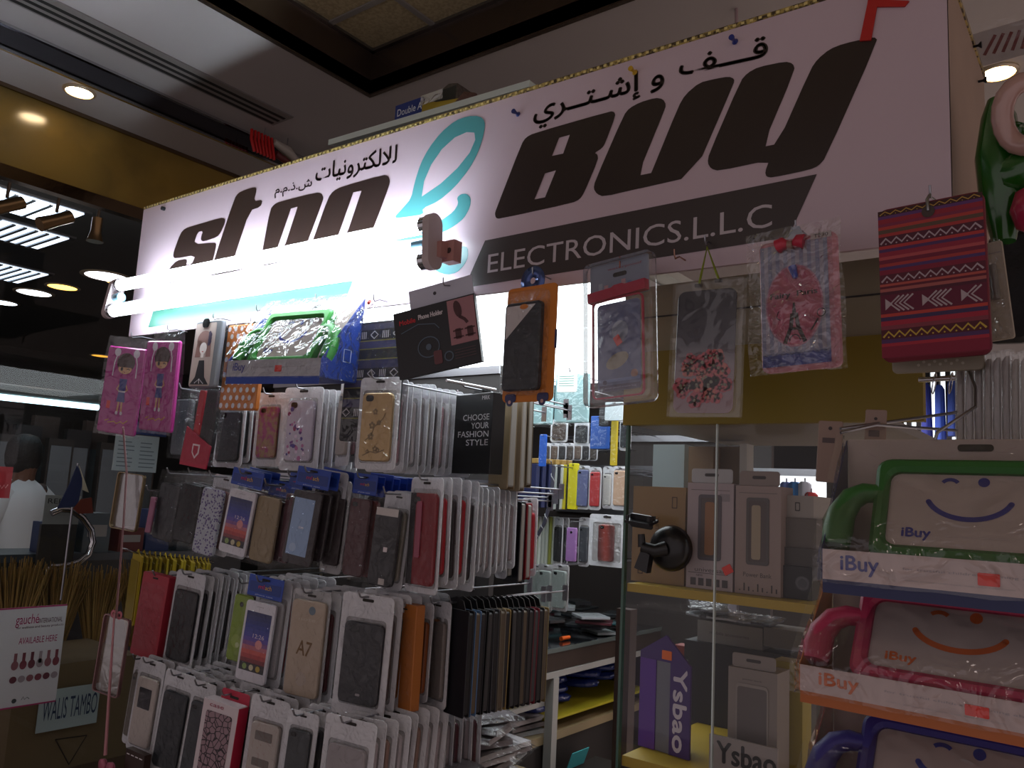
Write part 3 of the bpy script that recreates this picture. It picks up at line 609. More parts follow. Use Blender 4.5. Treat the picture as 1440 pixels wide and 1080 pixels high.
def k_pouch(T, w, h, col='#232225', rim=.09, hd=.16, deco=None, mat=None, film_=None, frost=None, hole='hole', case=True, r=.008, cw=.9):
    fr_ = frost or FROST; iw = w * (1 - 2 * rim); ih = h * (1 - hd - rim * .8); iz = -h * hd - ih / 2
    c = MB(fr_); c.ring(w, h, r, iw, ih, r * .8, -.003, -.0015, cz=-h / 2, iz=iz); slot(c, 0, -h * .05, w * .22, -.0031); c.build('pouch_rim', T)
    c = MB(FROST2); c.slab(w * .99, h * .99, r, -.0004, .0004, cz=-h / 2); c.build('back_sheet', T)
    if case:
        c = MB(); k_case(c, iw * cw, ih * .93, 0, iz - ih * .01, -.0092, .0085, mat or M(col, .45), hole)
        if deco: deco(c, iw * cw, ih * .93, iz - ih * .01, -.0094)
        c.build('phone_case', T)
    c = MB(film_ or CLEAR); c.sheet(iw * 1.02, ih * 1.02, -.0105, .0006, cz=iz, seed=rnd.random() * 50, bulge=.0005, nx=6, ny=10); c.build('window_film', T)
def k_header(T, w, h, kind='phone', col='#8a6a48', head='#1c3f9a'):
    hh = h * .2
    c = MB(M(head, .4)); c.slab(w, hh, .002, -.003, -.0015, cz=-hh / 2 + .004); c.slab(w * .9, hh * .5, .002, -.0034, -.003, M('#16327c', .4), 0, -hh * .45)
    blobs(c, 0, -hh * .4, w * .45, -.0042); slot(c, 0, -hh * .06, w * .22, -.0036); c.text('phone case', 0, -hh * .8, w * .5, hh * .08, -.0036, M('#b8c4e0', .5)); c.build('header_card', T)
    c = MB(); bw, bh, bz = w * .84, h * .74, -h * .2 - h * .39
    if kind == 'phone':
        c.slab(bw, bh, .006, -.007, -.001, M('#d4d2da', .4), 0, bz)
        sw, sh = bw * .84, bh * .74; n = 14; x0_ = -sw / 2; z0_ = bz - sh / 2
        cols = ['#1a1820', '#2a1c24', '#7a2a30', '#a83a3a', '#c05048', '#b06070', '#7a4a86', '#54409a', '#3c3c98', '#30388e', '#283484', '#242e76', '#202a68', '#1c2458']
        for i in range(n): c.rect(x0_, z0_ + sh * i / n, x0_ + sw, z0_ + sh * (i + 1) / n, -.0073, M(cols[i], .3))
        c.text('12:26', sw * .1, z0_ + sh * .6, sw * .45, sh * .07, -.0076, M('#d8c8d8', .5)); c.disc(sw * .15, z0_ + sh * .47, sw * .14, -.0076, M('#d89090', .5)); 
        for i in range(3): c.disc(-sw * .28 + i * sw * .27, z0_ + sh * .07, sw * .09, -.0076, M(['#88a060', '#c8c0a0', '#b8a048'][i], .5))
        c.text('phone', 0, bz + bh * .44, bw * .22, bh * .015, -.0073, M('#44444c', .5)); c.build('phone_card', T)
    elif kind == 'light':
        c.slab(bw, bh, .006, -.009, -.001, M('#2a2124', .35), 0, bz); c.rect(-bw * .42, bz - bh * .38, bw * .3, bz + bh * .4, -.0093, M('#8fa8cc', .4))
        c.text('new', -bw * .02, bz, bw * .18, bh * .03, -.0096, M('#e8e0e4', .5)); c.disc(-bw * .2, bz - bh * .28, bw * .12, -.0095, M('#a4b8d4', .5)); c.build('phone_case', T)
    else:
        k_case(c, bw, bh, 0, bz, -.01, .009, M(col, .35), 'hole'); c.build('phone_case', T)
    c = MB(CLEAR); c.sheet(w * .98, h * .8, -.0118, .0008, cz=-h * .6, seed=rnd.random() * 50, nx=6, ny=10); c.build('clear_bag', T)
def k_wallet(T, w, h, col='#151416', edge='#8c8680', th=.013, mat=None, tab=True, r=.004):
    m = mat or M(col, .38)
    c = MB(m); c.slab(w, h, r, -th, -th + .002, cz=-h / 2 - .008); c.slab(w, h, r, -.002, 0, cz=-h / 2 - .008); c.box((-w / 2, -th + .001, -h - .006), (-w / 2 + .002, -.001, -.01)); c.build('cover', T)
    c = MB(M(edge, .6)); c.slab(w * .93, h * .95, r, -th + .0022, -.0022, cx=.002, cz=-h / 2 - .008); c.build('inner_tray', T)
    if tab:
        c = MB(BLACK); c.prism([(-w * .3, -.01), (w * .3, -.01), (w * .22, .006), (0, .012), (-w * .22, .006)], -th * .6, -th * .6 + .0015); c.build('hang_tab', T)
def k_card(T, w, h, col='#a9a39c', th=.006, mat=None):
    c = MB(mat or M(col, .5)); c.slab(w, h, .003, -th, 0, cz=-h / 2); slot(c, 0, -h * .05, w * .2, -th); c.build('card_pack', T)
    c = MB(CLEAR); c.sheet(w * .9, h * .8, -th - .0015, .0004, cz=-h * .52, seed=rnd.random() * 50, nx=4, ny=6); c.build('clear_front', T)
def k_bagged(T, w, h, col='#17161a', mat=None, milk=CLEAR, hole='none', th=.011, deco=None):
    c = MB(); k_case(c, w * .8, h * .78, 0, -h * .56, -th, th - .001, mat or M(col, .4), hole)
    if deco: deco(c, w * .8, h * .78, -h * .56, -th - .0003)
    c.build('phone_case', T)
    c = MB(milk); c.sheet(w, h, -th - .0015, .0012, cz=-h / 2, seed=rnd.random() * 50, nx=8, ny=12, pinch=.12); c.sheet(w, h, .001, .0008, cz=-h / 2, seed=rnd.random() * 50, nx=5, ny=8, pinch=.12); c.build('clear_bag', T)
def k_white(T, w, h, **k): k_pouch(T, w, h, mat=M('#a49a9c', .35), hole=None, frost=FROST, **k)
def hook(x, y, z, yb, label, tip=.012):
    t = thing('peg_hook', label, 'hook', (x, yb, z))
    c = MB(STEEL); L_ = yb - y; c.tube([(0, 0, .0), (0, -L_ + .004, 0), (0, -L_, .002), (0, -L_ - .005, tip)], .0017, n=6); c.build('wire', t)
    c = MB(STEEL); c.box((-.006, -.002, -.02), (.006, .0, .012)); c.build('back_plate', t)
YB = 1.44
def stack(l, r, tt, b, y, n, dy, front, behind, label, short, name='phone_case_pack', cat='phone case', yaw=6, tilt=0, sx=0., ends=None, hk=True, blabel=None, bname=None):
    """front item seen at l-r / t-b; n more items on the same hook behind it"""
    P, w, h = fit(l, r, tt, b, y, yaw)
    t = thing(name, label, cat, P, (0, R(tilt), R(yaw))); front(t, w, h); out = [t]
    for k in range(n):
        bf = behind[k % len(behind)]; rz = yaw + rnd.uniform(-3, 3)
        u = thing(bname or name, blabel or ('one of the packs stacked on the hook behind the ' + short), cat, P + Vector((sx * (k + 1) + rnd.uniform(-.002, .002), dy * (k + 1), rnd.uniform(-.004, .003))), (0, R(tilt + rnd.uniform(-1.2, 1.2)), R(rz)), group='packs stacked behind the ' + short)
        bf(u, w * rnd.uniform(.94, 1.0), h * rnd.uniform(.93, 1.0)); out.append(u)
    if hk: hook(P.x, y - .022, P.z - .004, YB, 'steel peg hook carrying the ' + short)
    return t
# board that carries the hooks
c = MB(M('#2e2a2a', .6)); 
zr = [Py(500, p, YB).z for p in (532, 672, 836, 1010)]
t = thing('hook_board', 'dark board with rails that carries the phone case hooks', 'board', (-1.5, YB, .1))
c.box((-.47, .001, 0), (.36, .018, 1.70)); c.build('panel', t)
for z in [p - .1 + .0 for p in zr] + [.5, .25]:
    d = MB(STEEL); d.box((-.47, -.004, z - .012), (.36, .001, z + .006)); d.build('rail', t)
# -------- decorations
def d_flower(c, w, h, cz, y):
    m = M('#7a6648', .4)
    for (a, b, s) in ((-.02, .22, .1), (-.1, .02, .12), (.12, .06, .09), (-.12, -.14, .12), (.05, -.32, .1), (.14, -.34, .08), (-.2, -.36, .07)):
        for k in range(5):
            an = R(72 * k + 20); c.disc(a * w + s * w * .55 * math.cos(an), cz + b * h + s * w * .55 * math.sin(an), s * w * .34, y, m, 7)
    c.line([(-.3 * w, cz - .2 * h), (-.1 * w, cz - .12 * h), (-.02 * w, cz), (.25 * w, cz + .12 * h), (.32 * w, cz + .2 * h)], w * .03, y, m)
    c.line([(-.35 * w, cz - .42 * h), (-.1 * w, cz - .36 * h), (.1 * w, cz - .38 * h), (.36 * w, cz - .33 * h)], w * .03, y, m)
GLIT = tileable('purple_glitter', '#b89ac0', '#4a3a78', 'noise', 260, .3); GLIT2 = tileable('gold_pink_glitter', '#8a6a4c', '#8c3460', 'noise', 90, .3)
def d_glit(c, w, h, cz, y):
    for k in range(70):
        a, b = rnd.uniform(-.42, .42), rnd.uniform(-.46, .46)
        if a > .1 - b * .5: continue
        c.disc(a * w, cz + b * h, rnd.uniform(.03, .08) * w, y - .0001 * (k % 5), M(rnd.choice(['#8c2c5c', '#4c3c86', '#b06a98', '#d8c4d8', '#6a3a80']), .35), 6)
def d_a7(c, w, h, cz, y): c.textb('A7', 0, cz + h * .0, w * .42, h * .15, y, M('#6a4a20', .5), -4); c.disc(w * .0, cz - h * .32, w * .16, y, M('#a8988c', .4)); c.text('note', 0, cz + h * .3, w * .5, h * .03, y, M('#b8a898', .4)); c.disc(w * .12, cz + h * .4, w * .1, y, M('#5a6a78', .2))
def d_sticker(c, w, h, cz, y): c.rect(w * .02, cz - h * .06, w * .18, cz + h * .0, y, M('#d4c8c8', .5)); c.rect(-w * .02, cz - h * .48, w * .22, cz - h * .4, y, M('#b0a8a4', .5)); c.rect(-w * .45, cz + h * .4, w * .45, cz + h * .5, y, M('#c4bcb8', .5))
def d_grid(c, w, h, cz, y):
    for k in range(5): c.line([(-w * .3, cz - h * .3 + k * h * .11), (w * .3, cz - h * .28 + k * h * .11)], w * .02, y, M('#3a383c', .4))
def d_leop(c, w, h, cz, y): pass
def d_phonewin(c, w, h, cz, y): c.slab(w * .62, h * .3, .002, y - .0005, y, M('#24222a', .2), 0, cz + h * .2, 0); 
def d_twoline(c, w, h, cz, y): c.slab(w * .6, h * .14, .002, y - .0005, y, M('#6a625e', .4), 0, cz + h * .3, 0); c.slab(w * .6, h * .12, .002, y - .0005, y, M('#6a625e', .4), 0, cz - h * .1, 0)
FLOR = tileable('floral_print', '#aeb2be', '#5a4a80', 'spots', 170, .45)
P = lambda **k: (lambda T, w, h: k_pouch(T, w, h, **k)); Wl = lambda **k: (lambda T, w, h: k_wallet(T, w, h, **k))
Bg = lambda **k: (lambda T, w, h: k_bagged(T, w, h, **k)); Cd = lambda **k: (lambda T, w, h: k_card(T, w, h, **k)); Hd = lambda **k: (lambda T, w, h: k_header(T, w, h, **k))
DARKS = [P(col='#1c1b20'), P(col='#3a2c30'), P(col='#252a30'), P(col='#5a4a4c')]
LIGHTS = [P(col='#a8868e'), P(col='#b4aeb0'), P(col='#8c8488'), P(col='#c0b4a8'), P(col='#4a4448')]
Y1 = 1.05
# ---------------- row 1 (top)
stack(478, 496, 528, 655, Y1, 3, .02, P(col='#a8a09a', rim=.12), LIGHTS, 'frosted pouch with grey case hanging edge-on left of the silver flower case', 'edge-on frosted pouch', yaw=-24)
stack(505, 561, 530, 660, .955, 0, .0185, P(mat=M('#a98e66', .3, .5), deco=d_flower, rim=.08, hd=.14), [], 'frosted pouch with gold case engraved with flowers, top row', 'gold flower case', yaw=8)
stack(519, 572, 534, 664, 1.03, 11, .0185, P(col='#a8868e'), LIGHTS, 'frosted pouch with a dusty pink case just behind the gold flower case', 'dusty pink case', yaw=4)
stack(398, 452, 544, 662, Y1, 6, .018, P(mat=M('#b8b0c0', .3), deco=d_glit, rim=.12, hd=.13), LIGHTS, 'frosted pouch with purple rose glitter case under the small blue tray pack', 'purple rose case', yaw=8)
stack(360, 399, 552, 656, Y1, 5, .018, P(mat=GLIT2, rim=.12), [P(col='#8a6a4c'), P(col='#b0a8a4')], 'frosted pouch with gold and pink glitter case left of the purple rose case', 'gold pink glitter case', yaw=8)
stack(305, 345, 560, 657, Y1 + .01, 6, .018, P(col='#17171c', rim=.08), [P(col='#17171c'), P(col='#4a2028')], 'clear rimmed pouch with a black wallet behind the orange dotted pouch', 'black wallet pouch', yaw=4)
stack(246, 276, 545, 645, Y1 - .0, 4, .02, Bg(col='#3c4046'), [Bg(col='#2c2c30'), Bg(col='#1a1a1e')], 'clear plastic box with a dark grey strap below the pink pouches', 'dark grey strap box', yaw=4)
# red and black strap box with red folded card
Pp, w, h = fit(276, 318, 545, 658, .985, 4)
t = thing('watch_strap_pack', 'clear box of one red and one black strap with a crimson card and white shield', 'strap', Pp, (0, R(6), R(4)))
c = MB(M('#b02430', .4)); c.slab(w * .18, h * .74, .003, -.016, -.008, cx=-w * .18, cz=-h * .42); c.build('red_strap', t)
c = MB(M('#16161a', .45)); c.slab(w * .42, h * .78, .004, -.017, -.006, cx=w * .2, cz=-h * .42); c.build('black_strap', t)
c = MB(M('#a81838', .5)); c.prism([(-w * .48, -h), (w * .42, -h), (w * .46, -h * .72), (-w * .1, -h * .6), (-w * .44, -h * .52)], -.021, -.0175)
c.prism([(-.12 * w, -h * .72), (.12 * w, -h * .72), (.12 * w, -h * .83), (0, -h * .9), (-.12 * w, -h * .83)], -.0218, -.0214, M('#e0c8cc', .5)); c.prism([(-.08 * w, -h * .74), (.08 * w, -h * .74), (.08 * w, -h * .82), (0, -h * .87), (-.08 * w, -h * .82)], -.0224, -.022, M('#a81838', .5)); c.build('folded_card', t)
c = MB(CLEAR); c.slab(w, h * .96, .003, -.0225, -.002, cz=-h * .48); c.build('clear_box', t)
hook(Pp.x, .955, Pp.z + .004, YB, 'steel peg hook carrying the strap box')
# right side of row 1
def k_mrk(T, w, h):
    c = MB(M('#0c0b0d', .32)); c.slab(w, h, .001, -.03, 0, cz=-h / 2)
    g_ = M('#b4b0b0', .5); yy = -.0305
    c.text('MRK', w * .32, -h * .06, w * .2, h * .05, yy, g_)
    for k, s in enumerate(('CHOOSE', 'YOUR', 'FASHION', 'STYLE')): 
        ww = w * .115 * len(s); c.text(s, w * .43 - ww / 2, -h * .3 - k * h * .105, ww, h * .075, yy, g_)
    c.build('carton', T); c = MB(BLACK); c.prism([(-w * .25, 0), (w * .25, 0), (w * .2, .012), (-w * .2, .012)], -.012, -.0105); c.build('hang_tab', T)
Pm, w, h = fit(656, 709, 556, 667, 1.17, -12); t = thing('boxed_phone_case', 'black carton printed CHOOSE YOUR FASHION STYLE', 'phone case', Pm, (0, 0, R(-12))); k_mrk(t, w, h)
hook(Pm.x, 1.10, Pm.z + .008, YB, 'steel peg hook carrying the black CHOOSE YOUR FASHION STYLE carton')
stack(700, 727, 548, 682, 1.24, 2, .026, Wl(col='#8a7658', th=.018, tab=False), [Wl(col='#8f8270', tab=False), Wl(col='#6a5c48', tab=False)], 'tan book style case just right of the black carton', 'tan book style case', yaw=-14, bname='book_style_case', name='book_style_case')
stack(724, 740, 560, 665, 1.27, 1, .022, Wl(col='#121212', th=.012, tab=False), [Wl(col='#c8c4c0', tab=False)], 'black book style case right of the tan one, top row', 'black book style case', yaw=-14, name='book_style_case')
for i, (px, col, lb) in enumerate(((636, '#d0c8d0', 'white'), (645, '#b8244c', 'crimson pink'), (652, '#c4a020', 'mustard yellow'))):
    stack(px - 9, px + 8, 556, 668, 1.235 + .03 * i, 0, .02, Cd(col=col, th=.012), [], lb + ' boxed case left of the black CHOOSE YOUR FASHION STYLE carton', lb + ' boxed case', yaw=10, name='boxed_phone_case')
t = thing('bare_hook', 'long bare steel wire arm above the black carton, running out from the board', 'hook', Py(697, 548, 1.12)); c = MB(CHROME); c.tube([(0, 0, 0), tuple(Py(628, 535, .99) - t.location)], .0025); c.build('wire', t)
# ---------------- row 2
Y2 = 1.06
stack(212, 222, 688, 752, Y2 - .02, 0, .02, Bg(col='#a0607e'), [], 'thin pink and lime case at the left end of the second row', 'pink and lime case', yaw=40, tilt=4)
stack(226, 262, 664, 765, Y2, 4, .022, Bg(col='#1b1b20'), [Bg(col='#18181c'), Bg(col='#24242a')], 'plastic bag holding a glossy black case, left end of the second row', 'left black bagged case', yaw=8, tilt=7)
stack(256, 292, 664, 768, Y2 - .025, 3, .02, Bg(col='#141418'), [Bg(col='#1c1c22')], 'shiny plastic bag with a black case directly left of the floral case', 'right black bagged case', yaw=8, tilt=7)
stack(285, 322, 668, 786, Y2 - .035, 4, .021, Bg(mat=FLOR), [P(col='#7a3c30'), P(col='#c0b0b4'), P(col='#3a62a8')], 'white case with purple floral print in the second row', 'purple floral print case', yaw=8, tilt=7)
stack(323, 368, 664, 785, Y2 - .04, 2, .02, Hd(kind='phone'), [Hd(kind='case', col='#8a8088')], 'pack with blue header and white phone picture in the second row', 'second row phone picture pack', yaw=10, tilt=8)
stack(362, 402, 680, 796, Y2 - .02, 5, .02, Bg(col='#8c7a5c', th=.01), [Hd(kind='case', col='#4a1c28'), Hd(kind='case', col='#5a2030')], 'transparent gold tinted case right of the phone picture pack', 'gold tinted clear case', yaw=8, tilt=6)
stack(404, 424, 668, 790, Y2 + .0, 3, .02, Hd(kind='case', col='#4c1c2a'), [Hd(kind='case', col='#5a2030')], 'dark red case with blue header between the gold and the light blue pack', 'dark red header pack', yaw=8, tilt=4)
stack(414, 462, 662, 800, Y2 - .05, 4, .021, Hd(kind='light'), [Hd(kind='case', col='#2a2226'), P(col='#322a2c')], 'blue header pack with a light blue phone screen, second row', 'light blue screen pack', yaw=12, tilt=7)
stack(462, 492, 676, 806, Y2 - .0, 4, .02, P(col='#33282a', frost=FROST2), [P(col='#3a2c2e', frost=FROST2), P(col='#5a3032', frost=FROST2)], 'dark brown case in a dull clear pouch right of the light blue screen pack', 'dark brown clear pouch', yaw=10, tilt=4)
stack(494, 528, 670, 815, Y2 - .0, 5, .02, Hd(kind='case', col='#4a2226'), [Hd(kind='case', col='#702428'), Hd(kind='case', col='#241c20')], 'maroon case with small blue header left of the stickered dark case', 'maroon header pack', yaw=8, tilt=4)
stack(528, 571, 692, 830, Y2 - .045, 3, .019, Bg(col='#232226', deco=d_sticker, th=.012), [P(col='#8a8478'), P(col='#6a7466')], 'large dark grey case with a small white sticker, second row', 'stickered dark grey case', yaw=12, tilt=4)
stack(576, 621, 672, 832, Y2 - .03, 4, .024, P(col='#7a1c24', rim=.06, hd=.1, deco=lambda c, w, h, cz, y: (c.slab(w * .2, h * .62, .003, y - .003, y, M('#8a3c50', .35), -w * .1, cz + h * .1), c.rect(-w * .5, cz - h * .5, -w * .28, cz + h * .5, y - .0002, M('#1a1418', .4)))), [P(col='#a81c28'), P(col='#2a2024')], 'frosted pouch with a dark red wallet at the right end of the second row', 'dark red wallet pouch', yaw=-6)
stack(628, 660, 684, 810, 1.13, 8, .0175, P(col='#9a8c8e', hole=None), [P(col='#9a8c8e', hole=None), P(col='#8a7c80', hole=None), P(col='#a49a9a', hole=None)], 'foremost of the translucent white pouches right of the dark red wallet pouch', 'foremost translucent pouch', yaw=-10, blabel=None)
stack(700, 716, 694, 812, 1.285, 1, .02, P(col='#4a4c50'), [Wl(col='#141216')], 'grey clear pouch just right of the translucent pouches', 'grey clear pouch', yaw=-12)
stack(716, 738, 700, 812, 1.325, 2, .02, Wl(col='#17151a', tab=False), [Wl(col='#8f1c24', tab=False), P(col='#a81c28')], 'black wallet case before the red one, right edge of the second row', 'right edge black wallet case', yaw=-14, name='wallet_case')
# ---------------- row 3
Y3 = 1.05
stack(206, 243, 808, 922, Y3 - .05, 3, .022, lambda T, w, h: (k_card(T, w, h, col='#9a2434', th=.02)), [Bg(col='#3a1418'), P(col='#1c1a1e')], 'shiny red boxed case at the left of the third row', 'shiny red boxed case', yaw=10, tilt=5)
stack(244, 285, 806, 938, Y3 - .04, 6, .021, P(col='#19191d', rim=.07), DARKS, 'frosted pouch with black case next to the shiny red box', 'black case beside the red box', yaw=10, tilt=5)
stack(282, 304, 812, 930, Y3 - .0, 4, .02, P(col='#121216', rim=.07), [P(col='#a49c9e'), P(col='#1c1a1e')], 'narrow frosted pouch with black case behind, left of the lime case', 'narrow black pouch', yaw=8, tilt=4)
stack(331, 360, 818, 934, Y3 - .02, 4, .02, Bg(col='#7d9628', hole='mid', deco=lambda c, w, h, cz, y: (c.disc(0, cz - h * .2, w * .3, y, M('#94a84a', .4)), c.disc(w * .1, cz - h * .25, w * .12, y - .0002, M('#b8c48a', .4)))), [P(col='#1c1a1e'), P(col='#a09a9c')], 'lime green case in the third row', 'lime green case', yaw=10, tilt=5)
stack(345, 395, 816, 964, Y3 - .06, 6, .021, Hd(kind='phone'), [P(col='#b4b0b2'), P(col='#8c2c34'), P(col='#a8a4a6')], 'pack with blue header and white phone picture in the third row', 'third row phone picture pack', yaw=12, tilt=5)
stack(408, 462, 832, 986, Y3 - .06, 5, .022, P(mat=M('#a89684', .3), deco=d_a7, rim=.05, hd=.05, hole=None, cw=.98, frost=FROST2), [P(col='#5a1c22'), P(col='#a8a0a0')], 'cream case marked A7 in the third row', 'A7 case', yaw=12, tilt=2)
stack(478, 551, 838, 1005, Y3 - .07, 6, .023, P(col='#26262b', rim=.11, hd=.2, cw=.96, deco=lambda c, w, h, cz, y: c.slab(w * .12, h * .03, .002, y - .0005, y, M('#8a8488', .4), w * .02, cz - h * .38, 0)), [P(col='#4a3c3a'), P(col='#2a2428'), P(col='#8a5428')], 'biggest frosted pouch with a plain black case, third row', 'biggest black case pouch', yaw=14, tilt=2)
stack(562, 594, 850, 992, Y3 + .0, 2, .026, lambda T, w, h: k_card(T, w, h, mat=M('#a8642c', .5), th=.02), [P(col='#7a4018'), P(col='#8a5428')], 'orange brown boxed case right of the biggest black case pouch', 'orange brown boxed case', yaw=-4)
cols = [('#131217', 'black'), ('#5a7a9c', 'steel blue')]
stack(598, 632, 846, 990, 1.10, 1, .022, P(col='#6a625e', rim=.08), [P(col='#7a7270')], 'frosted pouch seen almost edge-on between the orange brown box and the wallets', 'edge-on pouch before the wallets', yaw=-10)
WC = ['#15141a', '#54749a', '#101014', '#0e0e10', '#3a3a3e', '#7d7260', '#9a8250', '#1a1618', '#121114', '#3c383a', '#1c1418', '#7c1c2c', '#131114', '#8a7850']
for k, col in enumerate(WC):
    yy = 1.115 + .0175 * k
    P_, w, h = fit(628, 668, 850, 992, 1.12, -14)
    u = thing('wallet_case', 'steel blue wallet case second in the line of hanging wallets' if k == 1 else ('one of the wallet cases lined up at the right of the third row'), 'phone case', (P_.x - .004 + .0 * k, yy, P_.z - .0008 * k), (0, R(rnd.uniform(-1, 1)), R(-10 + rnd.uniform(-2, 2))))
    if k != 1: u['group'] = 'wallet cases at the right of the third row'
    k_wallet(u, w, h, col=col, th=.0135, edge=['#1c1a1c', '#5a4c3c', '#2a2628', '#3c3a3c'][k % 4])
hook(P_.x - .004, 1.09, P_.z + .002, 1.45, 'steel peg hook carrying the line of wallet cases')
# yellow packs on the wire at left
P0 = Py(192, 778, 1.0); Pn = Py(300, 790, 1.42)
t = thing('wire_hook', 'bent steel wire hook carrying the yellow backed packs', 'hook', P0)
c = MB(CHROME); c.tube([(-.012, -.03, .012), (0, -.0, 0), tuple(Pn - P0)], .0022); c.build('wire', t)
for k in range(16):
    f = (k + .5) / 16; p = P0.lerp(Pn, f * .96)
    u = thing('yellow_pack', 'one of the mustard yellow card packs lined up on the bent wire', 'card pack', p + Vector((0, 0, .002)), (0, R(rnd.uniform(2, 6)), R(-20 + rnd.uniform(-7, 7))), group='yellow card packs at the left of the rack')
    w, h = .07, .155 - .002 * k
    c = MB(M('#a8901c', .5)); c.slab(w, h, .004, -.005, .001, cz=-h / 2 - .004); c.prism([(-w * .3, -.006), (w * .3, -.006), (0, .008)], -.004, -.0015); c.build('yellow_card', u)
    c = MB(M('#8c7820', .35)); c.slab(w * .92, h * .86, .004, -.008, -.0052, cz=-h / 2 - .006); c.build('clear_tray', u)
# ---------------- row 4 (bottom)
Y4_ = 1.03
def k_snake(T, w, h):
    c = MB(M('#a81c3a', .45)); c.slab(w * .8, h * .14, .006, -.004, -.002, cx=w * .12, cz=-h * .05); slot(c, w * .1, -h * .05, w * .25, -.004); c.build('hang_tab', T)
    c = MB(M('#c4b8bc', .45)); c.slab(w, h * .93, .002, -.026, -.001, cz=-h * .555); c.box((w / 2, -.0255, -h * 1.0), (w / 2 + .0008, -.0015, -h * .1), M('#a81c3a', .45)); c.text('case', -w * .1, -h * .14, w * .4, h * .03, -.0266, M('#8a2040', .5)); c.build('carton', T)
    c = MB(tileable('snake_print', '#241820', '#8a7078', 'voro', 95, .35)); c.slab(w * .74, h * .72, .005, -.0275, -.026, cz=-h * .56); c.build('phone_case', T)
stack(186, 206, 925, 1046, Y4_ - .04, 2, .02, P(col='#5e564e', rim=.1), [P(col='#8a8078')], 'dull frosted pouch cut off behind the white case, left end of the bottom row', 'dull pouch at the left end', yaw=10, tilt=5)
stack(192, 229, 930, 1058, Y4_ - .06, 4, .02, P(mat=M('#b4aaa4', .4), deco=d_phonewin, hole=None, rim=.08), [P(col='#a89c94'), P(col='#6a6260')], 'white case with a dark window, first in the bottom row', 'white windowed case', yaw=10, tilt=5)
stack(228, 271, 948, 1090, Y4_ - .07, 5, .021, P(col='#1c2026', rim=.07), DARKS, 'frosted pouch with black case, second in the bottom row', 'second bottom row case', yaw=12, tilt=6)
stack(268, 300, 962, 1100, Y4_ - .07, 4, .021, P(col='#2a2e34', rim=.07), DARKS, 'frosted pouch with dark slate case left of the snakeskin case', 'dark slate case', yaw=12, tilt=6)
stack(297, 347, 975, 1105, Y4_ - .1, 3, .027, k_snake, [P(col='#2a2428')], 'white and crimson carton with a purple snakeskin case in the bottom row', 'snakeskin carton', yaw=12, tilt=5)
stack(350, 405, 984, 1120, Y4_ - .09, 4, .021, P(mat=M('#a89e98', .4), deco=d_twoline, hole=None, rim=.1, hd=.22), [P(col='#a09894')], 'frosted pouch with a cream case right of the snakeskin carton', 'cream bottom row case', yaw=12, tilt=4)
stack(402, 446, 1003, 1130, Y4_ - .1, 4, .021, P(col='#33363a', rim=.12), DARKS, 'frosted pouch with a grey case in the middle of the bottom row', 'grey bottom row case', yaw=14, tilt=4)
stack(455, 527, 1013, 1160, Y4_ - .1, 7, .024, P(mat=M('#8f898c', .4), rim=.1, hd=.22, hole=None), [P(col='#a89ca0'), P(col='#8a6c60'), P(col='#a8a0a4')], 'largest frosted pouch at the right of the bottom row', 'largest bottom row pouch', yaw=12, tilt=3)
stack(560, 600, 1003, 1130, 1.10, 6, .024, P(col='#8a7c80', hole=None), [P(col='#9a9092', hole=None), P(col='#5a2c34', hole=None)], 'foremost of the frosted pouches closing the bottom row beside the wrapped piles', 'foremost closing pouch', yaw=-8)
